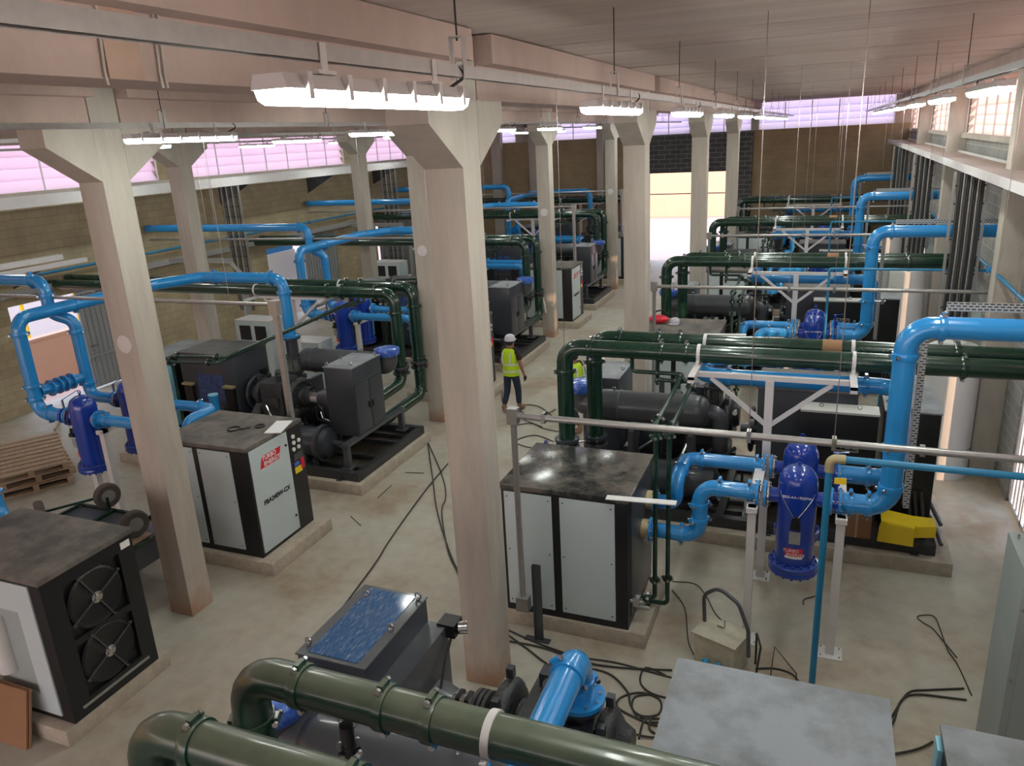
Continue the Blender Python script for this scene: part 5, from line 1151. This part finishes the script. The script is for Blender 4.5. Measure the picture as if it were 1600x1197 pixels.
# stuff on dryers
t = thing('tool_coil', 'dark coil of strap on the lettered dryer top', 'strap', (-8.0, 8.3, 1.93)); MB().ring((-8.0, 8.3, 1.945), Z, .09, .012, n=18, k=6).bar((-7.92, 8.3, 1.94), (-7.8, 8.42, 1.94), .03, .01).build('coil', 'black_paint', t)
tag(MB().ring((-7.68, 8.5, 1.945), Z, .07, .012, n=16, k=6).build('tool_coil', 'black_paint'), 'small dark ring lying on the lettered dryer top', 'strap')
tag(MB().box(-7.5, -7.25, 8.3, 8.8, 1.932, 1.945, rot=.3).build('paper_sheet', 'white_paint'), 'white sheet lying at the edge of the lettered dryer top', 'sheet')
t = thing('paint_drum', 'small blue drum standing on the nearest left-row compressor skid', 'drum', (-10.6, 10.62, 1.12)); MB().cyl((-10.6, 10.62, 1.12), (-10.6, 10.62, 1.5), .09, n=20).build('body', 'blue_paint', t); MB().cyl((-10.6, 10.62, 1.5), (-10.6, 10.62, 1.52), .094, n=20).build('lid', 'light_film', t); MB().box(-10.8, -10.4, 10.5, 10.75, .36, 1.12).build('stand', 'machine_grey', t)
# bag, flask, cap on second right-row dryer
t = thing('red_bag', 'red cloth bag lying on the second right-row dryer', 'bag', (-3.28, 16.0, 1.93)); MB().ball((-3.2, 15.95, 2.02), .2, (1.1, .7, .45)).build('body', 'red', t)
MB().tube([(-3.3, 15.9, 2.05), (-3.25, 15.9, 2.2), (-3.1, 15.95, 2.22), (-3.0, 16, 2.08)], .018, bend=.05, n=8).build('strap', 'black_paint', t)
t = thing('grey_cap', 'grey cap on the second right-row dryer beside the red bag', 'cap', (-2.85, 15.95, 1.93)); MB().ball((-2.85, 15.95, 1.98), .11, (1, 1, .8)).build('crown', 'helmet', t); MB().box(-2.95, -2.75, 15.78, 15.9, 1.94, 1.955).build('peak', 'helmet', t)
# boxes and yellow sheet on the nearest machine skid
t = thing('carton', 'brown carton on the skid below the nearest tall blue riser', 'carton', (.68, 10.55, .36)); MB().box(.48, .84, 10.42, 10.75, .36, .74, bev=.004).build('box', 'cardboard', t); MB().box(.64, .67, 10.415, 10.42, .36, .74).build('tape', 'wood', t)
tag(MB().box(.5, .72, 10.45, 10.65, .745, .80, rot=.3).build('leaflet_box', 'light_film'), 'small white and blue packet on top of the brown carton', 'packet')
t = thing('guard_cover', 'bright yellow sheet metal guard lying on the skid at right', 'guard', (1.25, 10.5, .36)); b = MB(); b.prism([(.92, .38), (1.36, .36), (1.36, .62), (.95, .68), (.93, .6)], 'y', 10.36, 10.375).prism([(.95, .68), (1.36, .62), (1.36, .63), (.95, .69)], 'y', 10.37, 10.75); b.build('cover', 'yellow', t, smooth=False)
b = MB(); b.prism([(1.36, .45), (1.62, .5), (1.62, .66), (1.36, .62)], 'y', 10.44, 10.455).box(1.36, 1.62, 10.45, 10.75, .62, .63).build('side_flap', 'yellow', t, smooth=False)
MB().cyl((1.45, 10.9, .42), (1.45, 12.4, .42), .07, n=18).build('x', 'galvanised').name = 'steel_tube'
tag(bpy.data.objects['steel_tube'], 'grey steel tube lying on the skid behind the yellow guard', 'tube')
for i, pts in enumerate(([(1.0, 11.3, .4), (1.3, 11.0, .6), (1.6, 11.4, .45), (1.68, 10.8, .42), (1.7, 10.45, .4)], [(1.1, 11.8, .5), (1.4, 12.0, .75), (1.65, 11.6, .5), (1.75, 11.0, .42)])):
    tag(MB().tube(pts, .028, bend=.15, n=10).build('corrugated_hose', 'machine_grey'), ['thick grey hose curling over the skid behind the yellow guard', 'grey hose looping down beside the black starter cabinet'][i], 'hose', 'grey hoses')
# welding set on the floor
t = thing('welding_machine', 'worn beige welding machine with a raised cable loop on the floor', 'welder', (-.78, 7.6, 0))
MB().box(-1.03, -.55, 7.42, 7.78, .03, .44, rot=-.35, bev=.006).build('case', 'welder_beige', t); MB().box(-1.06, -.53, 7.40, 7.8, .44, .452, rot=-.35).build('lid', 'welder_beige', t)
MB().tube([(-1.0, 7.75, .45), (-1.02, 7.78, .78), (-.85, 7.7, .95), (-.62, 7.6, .85), (-.5, 7.5, .6), (-.48, 7.45, .3)], .022, bend=.15, n=10).build('cable_loop', 'machine_grey', t)
for i in range(2): 
    q = MB().cyl((-.92+.14*i, 7.32-.04*i, .12), (-.92+.14*i, 7.32-.04*i, .2), .05, n=16).ball((-.92+.14*i, 7.32-.04*i, .22), .05); q.build('regulator', 'teal_pipe', t)
MB().tube([(-.85, 7.7, .45), (-.8, 7.66, .47), (-.76, 7.6, .5), (-.76, 7.6, .6)], .01, bend=.03, n=6).build('handle', 'steel', t)
b = MB(); b.tube([(-.42, 7.75, 0), (-.42, 7.7, .45), (-.36, 7.5, .42), (-.40, 7.48, .0)], .012, bend=.02, n=8); b.build('stand_rod', 'cable', t)
tag(MB().tube([(-.25, 7.3, .0), (-.22, 7.55, .42), (.02, 7.35, .28), (.02, 7.25, .0)], .008, n=6).build('bent_rod', 'cable'), 'bent thin black rod frame standing behind the large grey cover', 'rod')
tag(MB().box(-2.62, -2.5, 7.0, 7.1, 0, .06).build('paper_scrap', 'white_paint'), 'crumpled white scrap lying on the cables beside the foreground column', 'scrap')
CB = {
'c1': ([(-7.31, 12.83), (-6.31, 11.48), (-5.81, 10.66), (-5.61, 10.1), (-4.95, 9.0), (-4.54, 8.48), (-4.07, 7.88)], 'dark cable from the plinth corner curving to the foreground column'),
'c2': ([(-7.31, 12.83), (-6.48, 11.43), (-5.68, 10.08), (-4.82, 8.85), (-4.38, 8.35)], 'second dark cable from the same plinth corner'),
'c3': ([(-6.39, 11.91), (-6.28, 10.92), (-6.13, 9.95), (-5.94, 8.9), (-5.79, 8.19), (-5.4, 5.63)], 'long thin cable crossing the open floor to the blue film cabinet'),
'c4': ([(-3.34, 7.46), (-2.91, 7.33), (-2.4, 7.24), (-1.94, 7.27), (-1.56, 7.24), (-1.23, 7.21)], 'dark cable lying along the front of the small plinth'),
'c5': ([(-3.3, 7.36), (-2.98, 7.18), (-2.63, 6.99), (-2.34, 7.06), (-1.96, 7.06), (-1.69, 6.84), (-1.61, 6.66), (-1.46, 6.46), (-1.26, 6.48)], 'dark cable bending toward the tangle behind the blue flange'),
'c6': ([(-3.26, 7.25), (-2.81, 7.26), (-2.22, 7.16), (-1.78, 7.21), (-1.29, 7.33)], 'dark cable running to the welding machine'),
'l1': ([(-1.34, 7.23), (-1.58, 7.29), (-1.59, 7.04), (-1.45, 6.9), (-1.24, 6.87)], 'open loop of cable left of the welding machine'),
'l2': ([(-1.47, 6.49), (-1.21, 6.54), (-1.25, 6.43), (-1.53, 6.48), (-1.73, 6.57), (-1.73, 6.72), (-1.55, 6.86), (-1.33, 6.82), (-1.29, 6.61), (-1.44, 6.52), (-1.57, 6.59), (-1.59, 6.77), (-1.47, 6.86)], 'double coil of cable on the floor behind the blue flange'),
'l3': ([(-1.41, 6.19), (-1.42, 6.43), (-1.36, 6.54), (-1.34, 6.36), (-1.22, 6.28), (-1.41, 6.24), (-1.62, 6.28), (-1.73, 6.52)], 'smaller tangled cable loop nearest the large grey cover'),
'c7': ([(-1.63, 9.15), (-1.33, 9.18), (-1.15, 8.95), (-0.98, 8.59), (-0.77, 8.28), (-.7, 7.85)], 'thin cable from the dryer drain to the back of the welding machine'),
'c8': ([(-1.59, 8.94), (-1.36, 8.58), (-1.21, 7.94), (-1.10, 7.68)], 'thin cable from the dryer corner to the front of the welding machine'),
'c9': ([(1.69, 8.53), (1.6, 8.77), (1.5, 9.03), (1.42, 9.11), (1.35, 9.21), (1.4, 9.28), (1.54, 9.3), (1.58, 9.03), (1.61, 8.66), (1.68, 8.4), (1.75, 7.9)], 'teardrop loop of thin cable on the right-hand floor'),
'c10': ([(1.69, 8.0), (1.34, 7.86), (1.15, 7.76), (1.02, 7.48), (0.86, 7.05), (.7, 6.6)], 'cable curving from the tall grey cabinet, upper of the two'),
'c11': ([(1.69, 7.81), (1.51, 7.79), (1.21, 7.74), (1.06, 7.59), (0.96, 7.22), (0.85, 6.98), (.72, 6.5)], 'cable curving from the tall grey cabinet, lower of the two'),
'c12': ([(1.3, 7.06), (1.14, 6.9), (0.86, 6.73), (.6, 6.6)], 'short thick cable between the grey cover and the dark cabinet'),
'c15': ([(-0.41, 7.65), (-0.21, 7.72), (-0.01, 7.67), (0.1, 7.45)], 'short thick cable right of the welding machine'),
'c14': ([(0.05, 9.1), (0.05, 9.22), (0.15, 9.31), (0.21, 9.37)], 'short scrap of wire beside the right vessel post'),
'c16': ([(-5.17, 14.71), (-5.84, 15.4), (-6.27, 15.29), (-5.9, 14.82), (-5.51, 14.91), (-5.37, 15.29)], 'loop of cable on the floor near the walking worker'),
'c17': ([(-7.2, 16.6), (-7.0, 16.1), (-6.74, 15.5), (-6.32, 14.84), (-5.3, 14.2)], 'cable passing behind the worker feet'),
'c18': ([(-4.8, 13.48), (-5.3, 13.71), (-5.55, 13.29), (-5.12, 13.06), (-4.66, 13.28)], 'loop of cable on the floor before the vertical green pipes'),
'c19': ([(-5.89, 14.13), (-5.59, 14.32), (-5.23, 14.1), (-4.8, 14.0)], 'short curved cable between the two floor loops'),
'sw': ([(1.99, 14.09), (2.18, 14.14), (2.26, 13.94), (2.1, 13.87)], 'scrap wire loop on the floor in front of the white tank'),
}
def smooth_path(P, n=5):
    out_ = []
    P = [P[0]]+P+[P[-1]]
    for i in range(1, len(P)-2):
        p0, p1, p2, p3 = [Vector((*p, 0)) for p in P[i-1:i+3]]
        for j in range(n):
            t = j/n
            out_.append(.5*((2*p1)+(p2-p0)*t+(2*p0-5*p1+4*p2-p3)*t*t+(-p0+3*p1-3*p2+p3)*t**3))
    out_.append(Vector((*P[-1], 0))); return out_
for i, (k, (pts, lab)) in enumerate(CB.items()):
    r = .011 if k not in ('c7', 'c8', 'c14', 'sw', 'c9') else .007
    q = [Vector((p.x, p.y, r+.001+(.004*(i % 3)))) for p in smooth_path(pts)]
    tag(MB().tube(q, r, n=8).build('floor_cable', 'cable'), lab, 'cable', 'cables lying on the floor')
for i, (a, b_) in enumerate((((-7.02, 9.54), (-6.68, 9.31)), ((-6.94, 10.26), (-6.97, 10.79)), ((-3.66, 6.2), (-3.5, 6.05)), ((-7.0, 11.35), (-6.65, 11.42)))):
    tag(MB().tube([(*a, .008), (*b_, .008)], .007, n=6).build('steel_offcut', 'cable'), ['thin rod offcut by the corner of the lettered dryer plinth', 'thin rod offcut in front of the large left plinth', 'thin rod offcut beside the foreground column foot', 'thin rod offcut near the back corner of the large left plinth'][i], 'rod', 'rod offcuts on the floor')
# jacket hanging on column
t = thing('hanging_jacket', 'pale jacket hanging on the third column of the left row', 'jacket', (-7.55, 21.35, .9))
b = MB(); n = 12; V = []
for j in range(7):
    z = 1.75-j*.16; w = .10+.03*j; row = []
    for i in range(n+1): row.append(b.bm.verts.new((-7.92+.02-w*.5+w*i/n*1.3, 21.44-.03*math.sin(i*1.7+j*.4)-.03-.012*j, z+.01*math.sin(i))))
    V.append(row)
for j in range(6):
    for i in range(n): b.bm.faces.new((V[j][i], V[j][i+1], V[j+1][i+1], V[j+1][i]))
b2 = b.build('cloth', 'cloth_pale', t); md = b2.modifiers.new('s', 'SOLIDIFY'); md.thickness = .02

# ------------------------------------------------------------------ people
def skinmesh(name, pts, edges, radii, mat, parent, root=0, sub=2):
    me = bpy.data.meshes.new(name); me.from_pydata([Vector(p)-ORG[parent.name] for p in pts], edges, []); o = bpy.data.objects.new(name, me); COL.objects.link(o)
    md = o.modifiers.new('skin', 'SKIN'); md.use_smooth_shade = True
    sv_ = me.skin_vertices[0].data
    for i, r in enumerate(radii): sv_[i].radius = r if isinstance(r, tuple) else (r, r); sv_[i].use_root = (i == root)
    if sub: ss = o.modifiers.new('sub', 'SUBSURF'); ss.levels = ss.render_levels = sub
    bpy.context.view_layer.update(); dg = bpy.context.evaluated_depsgraph_get()
    m2 = bpy.data.meshes.new_from_object(o.evaluated_get(dg)); bpy.data.objects.remove(o)
    m2.materials.clear(); m2.materials.append(MAT[mat])
    for p in m2.polygons: p.use_smooth = True
    o = bpy.data.objects.new(name, m2); COL.objects.link(o); o.parent = parent; ORG[o.name] = ORG[parent.name]; return o
def person(x, y, rz, label):
    t = thing('person', label, 'person', (x, y, 0)); O = ORG[t.name] = Vector((0, 0, 0))
    # local: facing +y
    J = dict(pel=(0, 0, .94), sp=(0, .01, 1.12), ch=(0, .02, 1.32), nk=(0, .02, 1.48), hd=(0, .04, 1.60), ht=(0, .03, 1.70),
             lh=(-.10, 0, .90), lk=(-.11, -.02, .50), la=(-.10, -.20, .13), lf=(-.10, -.12, .045), lt=(-.11, .0, .03),
             rh=(.10, 0, .90), rk=(.10, .10, .50), ra=(.09, .12, .09), rf=(.09, .20, .045), rt=(.10, .30, .03),
             ls=(-.19, .02, 1.42), le=(-.27, .03, 1.14), lw=(-.30, .14, .90), rs=(.19, .02, 1.42), re=(.29, -.03, 1.15), rw=(.34, .02, .90))
    K = list(J); P = [J[k] for k in K]
    rad = dict(pel=(.13, .11), sp=(.13, .10), ch=(.155, .11), nk=.055, hd=(.082, .095), ht=(.06, .07), lh=.085, lk=.055, la=.038, lf=(.04, .035), lt=.03, rh=.085, rk=.055, ra=.038, rf=(.04, .035), rt=.03, ls=.055, le=.042, lw=.026, rs=.055, re=.042, rw=.026)
    E_ = [('pel', 'sp'), ('sp', 'ch'), ('ch', 'nk'), ('nk', 'hd'), ('hd', 'ht'), ('pel', 'lh'), ('lh', 'lk'), ('lk', 'la'), ('la', 'lf'), ('lf', 'lt'), ('pel', 'rh'), ('rh', 'rk'), ('rk', 'ra'), ('ra', 'rf'), ('rf', 'rt'), ('ch', 'ls'), ('ls', 'le'), ('le', 'lw'), ('ch', 'rs'), ('rs', 're'), ('re', 'rw')]
    R_ = [rad[k] for k in K]
    # hands with five fingers
    for sgn, w in ((-1, 'lw'), (1, 'rw')):
        wv = Vector(J[w]); pm = wv+Vector((sgn*.01, .02, -.07)); K.append(w+'p'); P.append(tuple(pm)); R_.append((.018, .034)); E_.append((w, w+'p'))
        for f in range(4):
            a = pm+Vector((0, .028-.019*f, -.03)); b_ = a+Vector((-sgn*.012, .004, -.035-.006*(1.5-abs(f-1.5)))); c_ = b_+Vector((-sgn*.02, .0, -.025))
            for q, v in enumerate((a, b_, c_)):
                K.append('%s%d%d' % (w, f, q)); P.append(tuple(v)); R_.append(.0095-.001*q); E_.append((w+'p' if q == 0 else '%s%d%d' % (w, f, q-1), '%s%d%d' % (w, f, q)))
        a = wv+Vector((-sgn*.012, .05, -.05)); b_ = a+Vector((-sgn*.01, .022, -.03))
        for q, v in enumerate((a, b_)): K.append('%st%d' % (w, q)); P.append(tuple(v)); R_.append(.011); E_.append((w+'p' if q == 0 else '%st0' % w, '%st%d' % (w, q)))
    ix = {k: i for i, k in enumerate(K)}
    body = skinmesh('body', P, [(ix[a], ix[b_]) for a, b_ in E_], R_, 'skin', t, root=0)
    def seg(name, ks, es, rr, mat):
        ii = {k: i for i, k in enumerate(ks)}
        return skinmesh(name, [J[k] if isinstance(k, str) else k for k in ks], [(ii[a], ii[b_]) for a, b_ in es], rr, mat, t)
    mid = lambda a, b_, f: tuple(Vector(J[a]).lerp(Vector(J[b_]), f))
    J['w1'] = (0, 0, 1.0)
    J['lc'] = mid('lk', 'la', .85); J['rc'] = mid('rk', 'ra', .85)
    seg('trousers', ['w1', 'pel', 'lh', 'lk', 'lc', 'rh', 'rk', 'rc'], [('w1', 'pel'), ('pel', 'lh'), ('lh', 'lk'), ('lk', 'lc'), ('pel', 'rh'), ('rh', 'rk'), ('rk', 'rc')], [(.155, .125), (.155, .13), .105, .08, .065, .105, .08, .065], 'jeans')
    J['lm'] = mid('ls', 'le', .8); J['rm'] = mid('rs', 're', .8); J['nb'] = (0, .02, 1.45)
    seg('shirt', ['pel', 'sp', 'ch', 'nb', 'ls', 'lm', 'rs', 'rm'], [('pel', 'sp'), ('sp', 'ch'), ('ch', 'nb'), ('ch', 'ls'), ('ls', 'lm'), ('ch', 'rs'), ('rs', 'rm')], [(.15, .12), (.15, .12), (.17, .125), .06, .072, .062, .072, .062], 'dark_cloth')
    # vest shell
    prof = [(.86, .195, .165), (.93, .20, .17), (1.02, .195, .165), (1.12, .19, .16), (1.25, .20, .16), (1.36, .20, .15), (1.43, .17, .12), (1.47, .10, .08)]
    b = MB(); n_ = 28; rings = []
    for z, rx, ry in prof: rings.append([b.bm.verts.new((rx*math.cos(2*PI*i/n_), .01+ry*math.sin(2*PI*i/n_), z)) for i in range(n_)])
    for a, c_ in zip(rings, rings[1:]):
        for i in range(n_): b.bm.faces.new((a[i], a[(i+1) % n_], c_[(i+1) % n_], c_[i]))
    v = b.build('safety_vest', 'vest_yellow', t)
    for z, rx, ry in ((.97, .205, .175), (1.13, .197, .167)):
        b = MB(); r0 = []
        for dz in (-.025, .025): r0.append([b.bm.verts.new((rx*math.cos(2*PI*i/n_), .01+ry*math.sin(2*PI*i/n_), z+dz)) for i in range(n_)])
        for i in range(n_): b.bm.faces.new((r0[0][i], r0[0][(i+1) % n_], r0[1][(i+1) % n_], r0[1][i]))
        b.build('reflective_band', 'vest_stripe', t)
    for s_ in (-1, 1): MB().tube([(s_*.10, -.15, 1.15), (s_*.105, -.158, 1.28), (s_*.10, -.13, 1.40)], .02, n=8).build('reflective_band', 'vest_stripe', t)
    # face, ears
    b = MB(); b.ball((0, .135, 1.585), .016, (.8, 1.2, 1.2), 8); b.build('nose', 'skin', t)
    for s_ in (-1, 1):
        MB().ball((s_*.085, .04, 1.595), .022, (.4, .8, 1.2), 8).build('ear', 'skin', t); MB().ball((s_*.033, .118, 1.615), .011, (1, 1, 1), 8).build('eye', 'gauge_white', t)
    MB().ball((0, .125, 1.545), .02, (1.3, .5, .35), 8).build('mouth', 'red', t)
    MB().ball((0, -.005, 1.61), .092, (.95, .9, .9), 16).build('hair', 'dark_cloth', t)
    b = MB(); b.lathe([(.125, 1.645), (.118, 1.66), (.115, 1.70), (.10, 1.745), (.06, 1.775), (0, 1.785)], (0, .02, 0), Z, n=26).box(-.07, .07, .12, .19, 1.645, 1.657, bev=.004); b.build('helmet', 'helmet', t)
    for s_, a in ((-1, (-.10, -.12, .045)), (1, (.09, .20, .045))):
        hv = Vector(a); MB().ball(hv+Vector((0, .02, .01)), .07, (.75, 1.9, .72), 14).build('boot', 'boots', t)
        MB().cyl(hv+Vector((0, -.06, .02)), hv+Vector((0, -.07, .14)), .055, n=16).build('boot_shaft', 'boots', t)
    for s_, w in ((-1, 'lw'), (1, 'rw')): MB().ball(Vector(J[w])+Vector((s_*.01, .02, -.07)), .05, (.62, .95, 1.25), 12).build('glove', 'glove', t)
    t.location = (x, y, 0); t.rotation_euler = (0, 0, rz); return t
person(-6.28, 15.0, -.25, 'worker walking away in yellow safety vest, grey helmet and jeans')
person(-4.55, 14.2, 1.2, 'worker in yellow vest half hidden behind the green pipe elbow')
